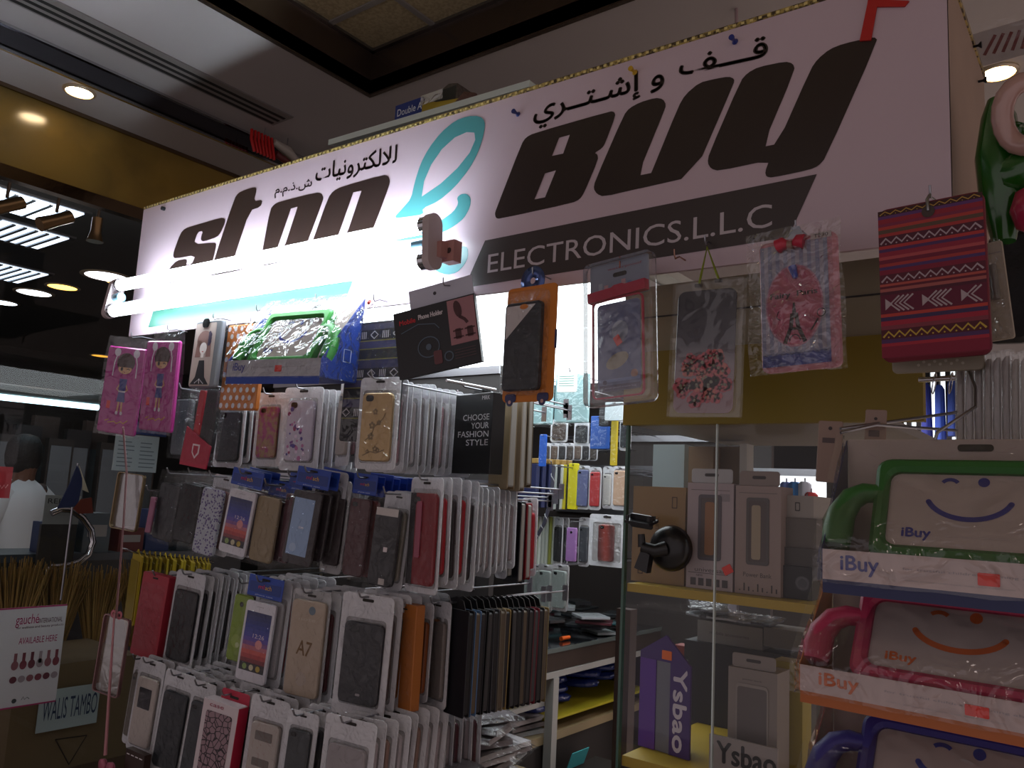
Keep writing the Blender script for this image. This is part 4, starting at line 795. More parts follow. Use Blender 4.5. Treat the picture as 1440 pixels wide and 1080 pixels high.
# ---------------------------------------------------------------- goods hung on hooks along the lower edge of the sign
def shook(p, label, col=STEEL):
    t = thing('screw_hook', label, 'hook', (p.x, SY - .0008, p.z + .004)); L_ = SY - p.y
    c = MB(col); c.tube([(0, 0, .006), (0, -L_ * .6, .006), (0, -L_, .0), (0, -L_ - .003, .004), (0, -L_ - .004, .012)], .0012, n=6); c.build('wire', t)
def girl(c, w, h, y):
    H = M('#3c2420', .5); S = M('#d0a078', .5); Bl = M('#3c3c80', .5); Wh = M('#d8ccd8', .5); cx = w * .04
    c.disc(cx, -h * .25, w * .24, y, H, 18, rz=h * .1)
    for s in (-1, 1):
        c.disc(cx + s * w * .25, -h * .15, w * .085, y - .0003, Wh, 10, rz=h * .045, rot=s * 20); c.line([(cx + s * w * .25, -h * .18), (cx + s * w * .3, -h * .26), (cx + s * w * .31, -h * .4)], w * .03, y - .0003, Wh)
        c.line([(cx + s * w * .04, -h * .66), (cx + s * w * .05, -h * .76)], w * .05, y - .0002, S); c.disc(cx + s * w * .06, -h * .775, w * .035, y - .0003, Wh)
        c.line([(cx + s * w * .08, -h * .48), (cx + s * w * .14, -h * .53), (cx + s * w * .05, -h * .56)], w * .035, y - .0002, S)
    c.disc(cx, -h * .315, w * .18, y - .0004, S, 18, rz=h * .055); c.prism([(cx - w * .2, -h * .3), (cx + w * .2, -h * .3), (cx + w * .22, -h * .22), (cx - w * .22, -h * .22)], y - .0005, y - .0004, H)
    c.disc(cx - w * .08, -h * .32, w * .035, y - .0006, M('#1c1410', .4), 10, rz=h * .02); c.line([(cx + w * .05, -h * .32), (cx + w * .09, -h * .312), (cx + w * .13, -h * .325)], w * .02, y - .0006, H)
    c.line([(cx - w * .02, -h * .348), (cx + w * .02, -h * .352)], w * .015, y - .0006, M('#a04040', .5))
    c.prism([(cx - w * .08, -h * .55), (cx + w * .08, -h * .55), (cx + w * .1, -h * .42), (cx - w * .1, -h * .42)], y - .0003, y, Bl); c.rect(cx - w * .09, -h * .56, cx + w * .09, -h * .545, y - .0005, Wh)
    c.prism([(cx - w * .11, -h * .66), (cx + w * .11, -h * .66), (cx + w * .08, -h * .56), (cx - w * .08, -h * .56)], y - .0003, y, Bl)
    c.rect(-w * .32, -h * .74, -w * .22, -h * .66, y, M('#d82c30', .5)); c.line([(-w * .3, -h * .87), (-w * .2, -h * .85), (-w * .22, -h * .885), (-w * .05, -h * .865), (w * .02, -h * .885), (w * .12, -h * .86), (w * .2, -h * .875), (w * .3, -h * .84)], w * .02, y, M('#c08a20', .4))
def girl_pouch(l, r, tt, b, yaw, tilt, label, y=.955):
    P_, w, h = fit(l, r, tt, b, y, yaw); t = thing('phone_pouch', label, 'phone pouch', P_, (R(3), R(tilt), R(yaw)))
    c = MB(M('#a82a80', .35)); c.slab(w * .96, h * .9, .006, -.012, -.002, cz=-h * .54, bev=.003); girl(c, w * .96, h, -.0124); c.build('pouch_cover', t)
    c = MB(WRAP); c.sheet(w * 1.04, h * 1.03, -.0145, .0016, cz=-h * .5, seed=l, pinch=.1, bulge=.001); c.sheet(w * 1.04, h * 1.03, .001, .001, cz=-h * .5, seed=l + 3, pinch=.1); c.build('plastic_bag', t)
    shook(P_, 'small hook carrying the ' + ('left' if l < 180 else 'right') + ' pink girl pouch')
girl_pouch(151, 207, 476, 612, 14, 6, 'magenta phone pouch with a winking cartoon girl, left one in clear plastic', .945)
girl_pouch(206, 254, 466, 608, 2, 4, 'magenta phone pouch with a winking cartoon girl, right one partly behind the other')
# grey framed case with the printed lady
P_, w, h = fit(279, 315, 451, 546, .96, -4); t = thing('phone_case', 'silver grey case printed with a lady in a dotted black dress', 'phone case', P_, (0, R(3), R(-4)))
c = MB(M('#83868c', .3, .3)); c.slab(w * 1.02, h, .007, -.012, -.001, cz=-h / 2, bev=.002); c.build('case_frame', t)
c = MB(M('#b8a49c', .4)); y = -.0125; c.slab(w * .8, h * .94, .004, y, y + .0004, cx=-w * .07, cz=-h * .51, bev=0); cx = -w * .07
c.disc(cx, -h * .3, w * .28, y - .0003, M('#8a6058', .5), 16, rz=h * .15); c.prism([(cx - w * .3, -h * .55), (cx - w * .1, -h * .55), (cx - w * .1, -h * .3), (cx - w * .26, -h * .3)], y - .0003, y, M('#8a6058', .5)); c.prism([(cx + w * .3, -h * .55), (cx + w * .12, -h * .55), (cx + w * .1, -h * .3), (cx + w * .26, -h * .3)], y - .0003, y, M('#8a6058', .5))
for k in range(7): c.disc(cx + w * (.2 + .04 * (k % 2)), -h * (.2 + .025 * k), w * .05, y - .0007, M('#3a2448', .4), 8)
c.disc(cx, -h * .42, w * .14, y - .0006, M('#e4d8d4', .5), 14, rz=h * .09); c.disc(cx, -h * .47, w * .035, y - .0009, M('#b83040', .5), 8, rz=h * .008); c.rect(cx - w * .05, -h * .56, cx + w * .05, -h * .5, y - .0006, M('#e4d8d4', .5))
c.prism([(cx - w * .36, -h * .96), (cx + w * .36, -h * .96), (cx + w * .18, -h * .85), (cx + w * .1, -h * .6), (cx - w * .1, -h * .6), (cx - w * .18, -h * .85)], y - .0008, y - .0004, M('#15131a', .5))
for k in range(14): c.disc(cx + w * .22 * math.sin(k * 2.1) * (k / 14), -h * (.88 + .005 * k), w * .014, y - .0012, WHITE, 6)
camhole(c, cx, -h * .04, w * .18, y - .001); c.build('printed_panel', t); shook(P_, 'small hook carrying the lady print case')
# orange dotted pouch
P_, w, h = fit(323, 374, 456, 578, .985, 0); t = thing('phone_pouch', 'orange pouch with white dots hanging behind the small green tablet pack', 'phone pouch', P_, (0, R(2), 0))
c = MB(M('#c8701c', .45)); c.slab(w, h, .005, -.014, -.001, cz=-h / 2, bev=.003)
for i in range(6):
    for j in range(11):
        xx = (i - 2.5) * w * .17 + (j % 2) * w * .085; zz = -h * (.05 + .09 * j)
        if abs(xx) < w * .45: c.disc(xx, zz, w * .045, -.0144, WHITE, 9)
c.build('pouch_cover', t); c = MB(WRAP); c.sheet(w * 1.06, h * 1.04, -.0165, .0014, cz=-h * .5, seed=3); c.build('plastic_bag', t); shook(P_, 'small hook carrying the orange dotted pouch')
# kids tablet packs
def arc(cx, cz, r, a0, a1, n=14, rz=None): return [(cx + r * math.cos(R(a0 + (a1 - a0) * k / n)), cz + (rz or r) * math.sin(R(a0 + (a1 - a0) * k / n))) for k in range(n + 1)]
def k_ibuy(T, W, H, D, foam, ink, base, lipcol='#c9bcc0', wrapseed=1):
    INKm = M(ink, .45); BK = M('#b0a09a', .6); fm = M(foam, .5, bump=.06, bs=300)
    lip = H * .2
    c = MB(BK); c.slab(W, H, .002, -.0015, 0, cz=-H / 2); slot(c, 0, -H * .06, W * .13, -.002); c.build('back_card', T)
    c = MB(M(base, .45)); c.box((-W / 2, -D, -H - .0015), (W / 2, 0, -H)); o = c
    o.box((-W / 2, -D + .001, -H), (W / 2, -D + .0012, -H + lip)); o.build('tray_base', T)
    c = MB(M(lipcol, .5)); c.box((-W / 2, -D, -H), (W / 2, -D + .0009, -H + lip)); y = -D - .0005
    c.textb('iBuy', -W * .36, -H + lip * .52, W * .14, lip * .62, y, INKm); c.text('for trustful children learning about world', W * .07, -H + lip * .55, W * .55, lip * .1, y, M('#9a9094', .5)); c.text('tablet protection case, soft and safe foam', -W * .02, -H + lip * .2, W * .36, lip * .06, y, M('#a8a0a2', .5)); c.box((-W / 2, -D + .0002, -H - lip * .45), (W / 2, -D + .001, -H), M(base, .45)); c.build('front_lip', T)
    c = MB(M('#e03020', .6)); c.slab(W * .07, lip * .38, .001, y - .0006, y, cx=W * .08, cz=-H + lip * .45, bev=0); c.build('price_sticker', T, 'blank red price sticker')
    for s in (-1, 1):
        x = s * W / 2; c = MB(M(base, .4)); tri = [(x, -.002, -.001), (x, -.002, -H), (x, -D, -H), (x, -D, -H + lip)]
        q = [(x + s * .001, p[1], p[2]) for p in tri]; c.add(tri + q, [(0, 1, 2, 3), (7, 6, 5, 4), (0, 3, 7, 4), (2, 6, 7, 3), (1, 5, 6, 2), (0, 4, 5, 1)])
        if s > 0:
            a_, b_ = -D * .35, -H * .72; sq = [(a_ - .008, b_ - .011), (a_ + .008, b_ - .011), (a_ + .008, b_ + .011), (a_ - .008, b_ + .011)]
            c.tube([(x + .0015, p[0], p[1]) for p in sq + sq[:1]], .0007, M('#c8ccdc', .5), n=4)
        c.build('side_panel', T)
    # foam case standing in the tray, leaning back
    t = child('tablet_case', T); th = math.atan2(D * .62, H * .82); t.location = (0, -D * .76, -H + lip * .55); t.rotation_euler = (-th, 0, 0)
    w, h = W * .68, H * .76
    c = MB(fm); c.ring(w, h, .012, w * .84, h * .72, .009, -.018, -.002, cz=h / 2, iz=h * .51, bev=.004); c.build('foam_frame', t)
    for s in (-1, 1):
        pth = [(s * w * .46, -.01, h * .66), (s * w * .56, -.01, h * .66), (s * w * .63, -.01, h * .6), (s * w * .68, -.01, h * .44), (s * w * .69, -.01, h * .26), (s * w * .69, -.01, h * .1)]
        c = MB(fm); c.tube(pth, [.008, .0095, .011, .0125, .0135, .012], n=14); c.build('carry_handle', t)
    c = MB(M('#ac9c96', .5)); c.slab(w * .88, h * .78, .004, -.010, -.004, cz=h * .51); yy = -.0105
    im = INKm; c.line(arc(0, h * .68, w * .22, 200, 340, 18, h * .24), w * .03, yy, im)
    for a_ in ((w * .22 * math.cos(R(200)), h * .68 + h * .24 * math.sin(R(200))), (w * .22 * math.cos(R(340)), h * .68 + h * .24 * math.sin(R(340)))): c.disc(a_[0], a_[1], w * .015, yy, im)
    c.disc(w * .07, h * .8, w * .03, yy, im); c.line(arc(-w * .1, h * .76, w * .045, 150, 30, 8, h * .06), w * .022, yy, im)
    c.textb('iBuy', -w * .26, h * .28, w * .15, h * .11, yy, im); c.text('to protect young children', w * .05, h * .275, w * .3, h * .02, yy, M('#b0a4a4', .5)); c.build('inner_sheet', t)
    # cellophane
    c = MB(WRAP); f = -D - .004
    n = 12; m = 10; vs = []; fs = []
    for j in range(m + 1):
        for i in range(n + 1):
            u, v = i / n - .5, j / m; q_ = mnoise.noise(Vector((u * 9 + wrapseed, v * 7, wrapseed)))
            if v < .22: yy_, zz_ = f, -H * 1.02 + v * H
            else: k = (v - .22) / .78; yy_, zz_ = f * (1 - k) - .004 * k - .004, -H * .8 + k * H * .86
            vs.append((u * W * 1.07, yy_ + .003 * q_, zz_ + .002 * q_))
    for j in range(m):
        for i in range(n): a_ = j * (n + 1) + i; fs.append((a_, a_ + 1, a_ + n + 2, a_ + n + 1))
    c.add(vs, fs, None, True)
    for s in (-1, 1):
        vs = [(s * W * (.51 + .025 * mnoise.noise(Vector((j * .9, wrapseed, s)))), (f - .004) * (1 - k) - .001 * k, -H * 1.03 + (H * 1.06) * j / 10) for j in range(11) for k in (0, 1)]
        vs = [(s * W * (.515 + .02 * mnoise.noise(Vector((j * .9, wrapseed + k, s)))), 0 if k else min(-.004, f * (1 - max(0, j / 10 - .2) / .8)), -H * 1.02 + H * 1.05 * j / 10) for j in range(11) for k in (0, 1)]
        c.add(vs, [(2 * j, 2 * j + 2, 2 * j + 3, 2 * j + 1) for j in range(10)], None, True)
    c.build('cellophane', T)
# small one hanging from the sign
c0 = Py(387, 433, .975); c1 = Py(318, 525, .885); c2 = Py(449, 532, .885)
t = thing('kids_tablet_pack', 'blue wedge pack with green smiling tablet case wrapped in shiny cellophane under the tube light', 'tablet case', (( c1.x + c2.x) / 2, .975, (c0.z + Py(430, 430, .975).z) / 2), (0, R(2.5), 0))
k_ibuy(t, c2.x - c1.x, t.location.z - (c1.z + c2.z) / 2, .085, '#2c8a30', '#3a3c9a', '#1c3f9a', '#b8b8c0', 2)
shook(t.location, 'small hook carrying the small green tablet pack')
shook(Py(362, 440, .97), 'bare bent hook right of the lady print case'); 
# tribal pattern
def tribal(c, w, h, y, rows, cz0=0, tex=None):
    """rows: (height share, colour, motif, motif colour)"""
    z = cz0
    for (s, col, mo, mc) in rows:
        z1 = z - s * h; c.rect(-w / 2, z1, w / 2, z, y, M(col, .75)); hh = z - z1; zm = (z + z1) / 2
        if mo == 'zig':
            n = 9; c.line([(-w * .48 + w * .96 * k / (2 * n), zm + (hh * .28 if k % 2 else -hh * .28)) for k in range(2 * n + 1)], hh * .2, y - .0003, M(mc, .7))
            for k in range(n): c.disc(-w * .48 + w * .96 * (k + .5) / n, zm - hh * .3, hh * .09, y - .0003, M(mc, .7), 6)
        elif mo == 'dia':
            n = 5
            for k in range(n):
                xx = -w * .42 + w * .84 * k / (n - 1)
                if k % 2: [c.rect(xx + d - w * .008, zm - hh * .34, xx + d + w * .008, zm + hh * .34, y - .0003, M(mc, .7)) for d in (-w * .05, -w * .017, w * .017, w * .05)]
                else: c.line([(xx - w * .07, zm), (xx, zm + hh * .36), (xx + w * .07, zm), (xx, zm - hh * .36), (xx - w * .07, zm)], hh * .12, y - .0003, M(mc, .7))
        elif mo == 'fish':
            for k in range(3):
                xx = -w * .31 + w * .36 * k
                for q_ in (-.02, .025, .07, .115)[:4 if k < 2 else 2]:
                    c.line([(xx + w * (q_ + .02), zm + hh * .4), (xx + w * (q_ - .07), zm), (xx + w * (q_ + .02), zm - hh * .4)], hh * .09, y - .0003, M(mc, .7))
                c.prism([(xx - w * .14, zm - hh * .3), (xx - w * .14, zm + hh * .3), (xx - w * .07, zm)], y - .0004, y - .0001, M(mc, .7))
        z = z1
P_, w, h = fit(492, 569, 452, 622, .985, 0); t = thing('phone_pouch', 'black and purple woven pattern pouch in a gathered clear bag', 'phone pouch', P_, (0, R(1), 0))
c = MB(M('#1c1a20', .7)); c.slab(w, h, .006, -.012, -.001, cz=-h / 2)
rw = [(.05, '#3c3850', 0, 0), (.09, '#17161a', 'dia', '#b8b4b8'), (.01, '#7a7438', 0, 0), (.06, '#3a3660', 0, 0), (.01, '#7a7438', 0, 0), (.08, '#1c1c1e', 0, 0), (.01, '#7a7438', 0, 0), (.07, '#343054', 0, 0)]
tribal(c, w * .96, h * .98, -.0124, rw + rw[1:] + rw[1:3] + [(.1, '#1c1c1e', 0, 0)], -h * .02); c.build('pouch_cover', t)
Pc = Py(527, 428, .97) - P_
c = MB(WRAP); n = 16
vs = []; fs = []
for j in range(9):
    for i in range(n + 1):
        u = i / n - .5; v = j / 8; wd = w * 1.06 * (.12 + .88 * min(1, v * 1.8)); q_ = mnoise.noise(Vector((u * 12, v * 3, 1)))
        vs.append((Pc.x * (1 - v) + u * wd, -.0145 + .003 * q_ * (1 - v * .5) + .0025 * math.cos(i * 2.4) * (1 - v), Pc.z * (1 - v) - h * .35 * v + .002))
for j in range(8):
    for i in range(n): a_ = j * (n + 1) + i; fs.append((a_, a_ + n + 1, a_ + n + 2, a_ + 1))
c.add(vs, fs, None, True); c.sheet(w * 1.06, h * .68, -.0148, .0012, cz=-h * .68, seed=9); c.build('plastic_bag', t)
c = MB(M('#d84030', .5)); c.tube([tuple(Pc + Vector((-.004, -.012, 0))), tuple(Pc + Vector((.004, -.016, .002)))], .003, n=8); c.build('rubber_band', t)
shook(Py(527, 427, .97), 'small hook carrying the gathered clear bag')
# black holder carton, tilted
C0 = Py(621, 467, .93); dep = depth(C0); P_, w, h = fit(571, 671, 424, 510, .93, 6)
A, Bq, Cq = Py(562, 440, .93), Py(658, 414, .93), Py(588, 520, .93); w = (Bq - A).length; h = (A - Cq).length; tl = -11
t = thing('phone_holder_box', 'tilted black carton reading Mobile Phone Holder with a pink picture panel', 'box', Py(625, 405, .93) , (0, R(tl), R(14)))
mid = (A + Bq) / 2 - t.location; off = (Matrix.Rotation(R(14), 3, 'Z') @ Matrix.Rotation(R(tl), 3, 'Y')).inverted() @ mid
k = MB(M('#131217', .4)); k.T = Matrix.Translation(off)
k.box((-w / 2, -.0, -h), (w / 2, .008, 0)); y = -.0005; k.textb('Mobile', -w * .33, -h * .17, w * .2, h * .07, y, M('#b02028', .5)); k.textb('Phone Holder', -w * .04, -h * .15, w * .3, h * .07, y, M('#c0b8bc', .5))
k.rect(w * .17, -h * .68, w * .49, -h * .02, y, M('#9a6a70', .5)); dm = M('#40181c', .5)
k.disc(w * .29, -h * .17, w * .045, y - .0004, dm, 14, rz=h * .13, rot=10); k.line([(w * .3, -h * .28), (w * .36, -h * .34), (w * .39, -h * .4)], w * .035, y - .0004, dm)
for s in (.27, .41):
    k.slab(w * .07, h * .15, .002, y - .0006, y - .0003, dm, w * s, -h * .53, 0)
    for dz in (-.05, .05): k.line([(w * (s - .06), -h * (.53 + dz)), (w * (s + .06), -h * (.53 + dz))], h * .02, y - .0006, dm)
gm = M('#4a5868', .4); k.line(arc(-w * .1, -h * .62, w * .13, 0, 360, 20, h * .15), w * .012, y - .0003, gm); k.line([(-w * .42, -h * .33), (-w * .2, -h * .25), (0, -h * .3), (.05 * w, -h * .38)], w * .01, y - .0003, gm); k.disc(-w * .1, -h * .62, w * .035, y - .0004, gm)
k.line(arc(w * .13, -h * .82, w * .05, 0, 360, 14), w * .014, y - .0003, gm); k.slab(w * .1, h * .2, .003, y - .0004, y - .0001, M('#5c2c30', .4), -w * .0, -h * .8, 0)
for s in range(4): k.line([(w * .2, -h * (.76 + .04 * s)), (w * .45, -h * (.76 + .04 * s))], h * .012, y - .0003, M('#4a3438', .5))
k.build('carton', t)
k = MB(M('#b8b8c8', .5)); k.T = Matrix.Translation(off); k.box((-w * .3, .006, 0), (w * .48, .0075, h * .3)); k.disc(w * .02, h * .17, .003, .0055, M('#38343c', .6)); k.build('hang_tab', t)
shook(t.location, 'dark hook through the white tab of the tilted black carton')
# orange case with disc
P_, w, h = fit(712, 782, 400, 566, .955, -2); t = thing('phone_case_card', 'orange backed blister with black and white case under a blue disc', 'phone case', P_, (0, 0, R(-2)))
c = MB(M('#c4721c', .5)); c.slab(w, h, .008, -.003, 0, cz=-h / 2); c.build('backing_card', t)
c = MB(M('#2b2c58', .4)); 
c.slab(w * .02, h * .16, .002, -.004, .001, cx=w * .5, cz=-h * .48)
for s in (-.32, .32): c.slab(w * .22, h * .07, .004, -.005, -.003, cx=s * w, cz=-h * .965); c.disc(s * w, -h * 1.0, w * .07, -.0052, n=12); c.disc(s * w, -h * 1.0, w * .03, -.0056, M('#c49a90', .4))
c.build('blue_feet', t)
c = MB(); cw, chh, cx, cz = w * .72, h * .76, -w * .08, -h * .53
c.slab(cw, chh, .007, -.014, -.003, M('#191c22', .35), cx, cz, .002); yy = -.0144
c.prism([(cx - cw * .44, cz + chh * .46), (cx + cw * .36, cz + chh * .46), (cx - cw * .44, cz + chh * .08)], yy, yy + .0003, M('#c0b8b8', .4)); c.disc(cx + cw * .05, cz + chh * .44, cw * .12, yy - .0003, M('#c4721c', .5), rz=chh * .03); c.build('phone_case', t)
c = MB(CLEAR); c.slab(w * .86, h * .9, .01, -.0165, -.0035, cx=-w * .03, cz=-h * .5, bev=.003); c.build('blister', t)
c = MB(M('#4a5a8c', .15, .6)); c.T = Matrix.Translation((0, -.002, .008)); n = 28
c.lathe([(.005, -.0006), (.0225, -.0006), (.0225, .0006), (.005, .0006), (.005, -.0006)], n=n, axis='Y', caps=False); c.build('disc', t)
shook(P_ + Vector((0, 0, .012)), 'thin hook above the blue disc of the orange case')
# waterproof pouch
P_, w, h = fit(826, 922, 362, 572, .955, -6); t = thing('waterproof_pouch', 'large clear blister with a pink clamped waterproof phone pouch', 'phone pouch', P_, (0, R(-3), R(-6)))
c = MB(M('#8c94a8', .5)); c.slab(w * .86, h * .26, .004, -.004, -.002, cx=-w * .04, cz=-h * .13); c.slab(w * .2, h * .03, .003, -.0046, -.004, M('#1c1a1c', .6), -w * .02, -h * .1, 0)
for k in range(9): c.rect(-w * .42 + k * w * .085, -h * .2, -w * .36 + k * w * .085, -h * (.2 - .02 * (k * 7 % 4)), -.0046, M(['#6a7aa8', '#a8b0c0', '#c89aa0'][k % 3], .5))
c.text('waterproof', w * .05, -h * .055, w * .5, h * .022, -.0046, M('#a04858', .5)); c.build('header_card', t)
c = MB(M('#c02048', .35)); c.T = Matrix.Rotation(R(-3), 4, 'Y'); c.box((-w * .45, -.016, -h * .27), (w * .38, -.006, -h * .2)); c.prism([(-w * .12, -h * .2), (w * .1, -h * .2), (w * .05, -h * .185), (-w * .07, -h * .185)], -.014, -.008); c.build('clamp', t)
c = MB(M('#c02048', .35)); c.ring(w * .74, h * .68, .008, w * .7, h * .66, .007, -.012, -.009, cx=-w * .02, cz=-h * .61, ix=-w * .02, iz=-h * .61); c.build('pink_rim', t)
c = MB(M('#6c78a4', .4)); c.slab(w * .62, h * .6, .006, -.0085, -.0075, cx=-w * .02, cz=-h * .6, bev=0); y = -.0088
c.disc(-w * .04, -h * .7, w * .17, y, M('#b0a68c', .5), 14, rz=h * .05, rot=20); c.rect(-w * .3, -h * .9, w * .28, -h * .86, y, M('#3a3060', .5)); c.rect(-w * .3, -h * .84, w * .28, -h * .82, y, M('#8ca0d0', .5)); c.disc(w * .2, -h * .8, w * .05, y, M('#c08a70', .5)); c.disc(w * -.22, -h * .84, w * .03, y - .0002, M('#2c2860', .5)); c.disc(w * 0, -h * .5, w * .12, y, M('#94a0b8', .5), rz=h * .07)
c.text('water proof mobile bag', 0, -h * .88, w * .45, h * .016, y - .0003, M('#a8a0c8', .5)); c.build('insert_card', t)
c = MB(M('#e03020', .5)); c.T = Matrix.Translation((0, -.0135, -h * .57)) @ Matrix.Rotation(R(-30), 4, 'Y'); c.slab(w * .09, h * .07, .001, -.0005, 0); c.build('price_sticker', t)
c = MB(WRAP); c.sheet(w * .7, h * .64, -.0125, .0022, cx=-w * .02, cz=-h * .6, seed=22, bulge=.001, nx=12, ny=18, sc_=35); c.build('pouch_film', t)
c = MB(film(milk=.04, gloss=.1, bump=.1, bs=15, fres=.8)); c.slab(w, h, .01, -.02, -.001, cz=-h / 2, bev=.004); c.build('blister', t)
shook(P_ + Vector((-.002, 0, -h * .09)), 'copper coloured hook through the waterproof pouch blister', M('#a86048', .3, .8)); shook(Py(950, 368, .97), 'bare copper coloured hook right of the waterproof pouch', M('#a88070', .3, .8))
# clear pouch with red flowers and lime string
P_, w, h = fit(952, 1046, 397, 584, .96, 0); t = thing('clear_phone_case', 'glossy clear case with pink flowers hanging from a lime green string', 'phone case', P_, (0, R(1.5), 0))
FL = bpy.data.materials.new('flower_fade'); FL.use_nodes = True; nt = FL.node_tree; b = nt.nodes['Principled BSDF']; b.inputs['Roughness'].default_value = .2
tc = nt.nodes.new('ShaderNodeTexCoord'); sx = nt.nodes.new('ShaderNodeSeparateXYZ'); cr = nt.nodes.new('ShaderNodeValToRGB'); nt.links.new(tc.outputs['Generated'], sx.inputs[0]); nt.links.new(sx.outputs['Z'], cr.inputs[0]); nt.links.new(cr.outputs[0], b.inputs['Base Color'])
for i, (p_, col) in enumerate(((0, '#9c8488'), (.12, '#9a7c84'), (.38, '#8e8288'), (.55, '#4c4a54'), (.9, '#2c2b32'))):
    e = cr.color_ramp.elements[i] if i < 2 else cr.color_ramp.elements.new(p_); e.position = p_; e.color = lin(col)
c = MB(FL); c.slab(w * .88, h * .94, .01, -.006, -.004, cx=-w * .02, cz=-h * .52, bev=.0003); c.build('printed_back', t)
c = MB()
for k in range(46):
    xx, zz = rnd.uniform(-.36, .32) * w, -h * rnd.uniform(.55, .9); r_ = w * rnd.uniform(.06, .13); m = M(rnd.choice(['#b83c48', '#c05058', '#b04854', '#c4685c']), .35)
    for q_ in range(5): c.disc(xx + r_ * .5 * math.cos(R(72 * q_ + k * 9)), zz + r_ * .5 * math.sin(R(72 * q_ + k * 9)), r_ * .52, -.0066 - .0001 * (k % 4), m, 7)
    c.disc(xx, zz, r_ * .2, -.0072, M('#8a8068', .4), 6)
c.build('flowers', t)
c = MB(film(milk=.04, gloss=.05, rough=.05, bump=.22, bs=14, fres=.7)); c.sheet(w * 1.08, h * 1.04, -.0095, .0016, cx=0, cz=-h * .5, seed=31, nx=9, ny=14, sc_=16); c.sheet(w * 1.08, h * 1.04, -.001, .001, cx=0, cz=-h * .5, seed=33); c.build('clear_bag', t)
ap = Py(993, 348, .985) - P_
c = MB(M('#7f8c24', .6)); c.tube([(-w * .17, -.002, 0), tuple(ap), (w * .13, -.002, .004)], .0019, n=6); c.build('string', t)
for s, z_ in ((-.17, 0), (.13, .004)): 
    pass
c = MB(M('#2a2420', .5)); c.box((-w * .22, -.005, -.003), (-w * .12, -.001, .001)); c.build('clip', t); c = MB(M('#2a2420', .5)); c.box((w * .08, -.005, .001), (w * .18, -.001, .005)); c.build('clip', t)
shook(P_ + ap, 'dull screw holding the lime green string')
# pink Paris case in bag
P_, w, h = fit(1072, 1180, 334, 524, .95, -3); t = thing('phone_case', 'pink case with a tower print and red bow in a crinkled bag', 'phone case', P_, (0, R(-2), R(-3)))
c = MB(M('#c07888', .4)); c.slab(w, h, .008, -.014, 0, cz=-h / 2, bev=.004); c.build('case_frame', t)
c = MB(); y = -.0145; a0, b0 = -w * .47, w * .4
for k in range(17): c.rect(a0 + (b0 - a0) * k / 17, -h * .92, a0 + (b0 - a0) * (k + 1) / 17, -h * .04, y, M(['#8f90ac', '#b0a8b8'][k % 2], .4))
for k in range(17): c.rect(a0 + (b0 - a0) * k / 17, -h * .965, a0 + (b0 - a0) * (k + 1) / 17, -h * .87, y - .0003, M(['#2c3a8c', '#3c4a98'][k % 2], .4))
for k in range(8): c.disc(a0 + (b0 - a0) * (k + .5) / 8, -h * .87, w * .05, y - .0003, M('#8f90ac', .4), 10, rz=h * .014)
cx = -w * .04; c.disc(cx, -h * .52, w * .37, y - .0005, M('#c08098', .4), 26, rz=h * .31); c.disc(cx, -h * .52, w * .35, y - .0008, M('#bc5470', .4), 26, rz=h * .295)
dk = M('#2c2028', .5); yy = y - .0011
[c.text('Fairy  Paris', cx + d_, -h * .44, w * .6, h * .055, yy, dk) for d_ in (-.0004, 0, .0004)]
tw = lambda zt, zb, a_, b_: [(cx + a_ * w, -h * zt), (cx + b_ * w, -h * zb)]
c.prism([(cx - w * .012, -h * .5), (cx + w * .012, -h * .5), (cx + w * .03, -h * .6), (cx - w * .03, -h * .6)], yy, yy + .0002, dk)
for s in (-1, 1): c.line([(cx + s * w * .025, -h * .58), (cx + s * w * .045, -h * .68), (cx + s * w * .13, -h * .8)], w * .05, yy, dk)
c.rect(cx - w * .05, -h * .615, cx + w * .05, -h * .6, yy, dk); c.rect(cx - w * .075, -h * .705, cx + w * .075, -h * .685, yy, dk); c.line(arc(cx, -h * .79, w * .07, 180, 0, 8, h * .05), w * .015, yy, dk)
c.line(arc(w * .3, -h * .6, w * .05, 0, 360, 14), w * .012, yy, dk); c.line([(w * .26, -h * .64), (w * .17, -h * .72)], w * .02, yy, dk); c.line([(-w * .24, -h * .55), (-w * .27, -h * .6), (-w * .22, -h * .62)], w * .012, yy, dk)
c.build('printed_panel', t)
c = MB(M('#b02840', .4))
for s in (-1, 1): c.tube([(cx - w * .0, -.018, -h * .07), (cx + s * w * .1, -.02, -h * .05), (cx + s * w * .17, -.019, -h * .06)], [.003, .008, .009], n=10)
c.tube([(cx - .003, -.02, -h * .07), (cx + .003, -.02, -h * .07)], .006, M('#8a6a60', .4)); c.build('bow', t)
c = MB(M('#9ca4b4', .4)); c.prism([(cx - w * .16, -h * .06), (cx + w * .16, -h * .06), (cx + w * .06, h * .1), (cx - w * .04, h * .1)], -.006, -.003); c.build('hang_flap', t)
c = MB(M('#b8a8a8', .5)); c.rect(w * .2, -h * .05, w * .46, -h * .005, -.0153); c.text('T230', w * .33, -h * .027, w * .18, h * .025, -.0157, M('#2a2024', .5)); c.build('paper_tag', t)
c = MB(M('#3f58c0', .3)); c.tube([(cx, -.017, -h * .23), (cx + .004, -.018, -h * .32)], [.005, .003], n=8); c.build('stylus', t)
c = MB(film(milk=.03, gloss=.1, rough=.06, bump=1., bs=45, fres=.8)); c.sheet(w * 1.22, h * 1.1, -.022, .004, cx=0, cz=-h * .48, seed=41, nx=12, ny=18, sc_=30); c.build('plastic_bag', t)
shook(P_ + Vector((cx, 0, .008)), 'steel hook through the flap of the pink tower print case')
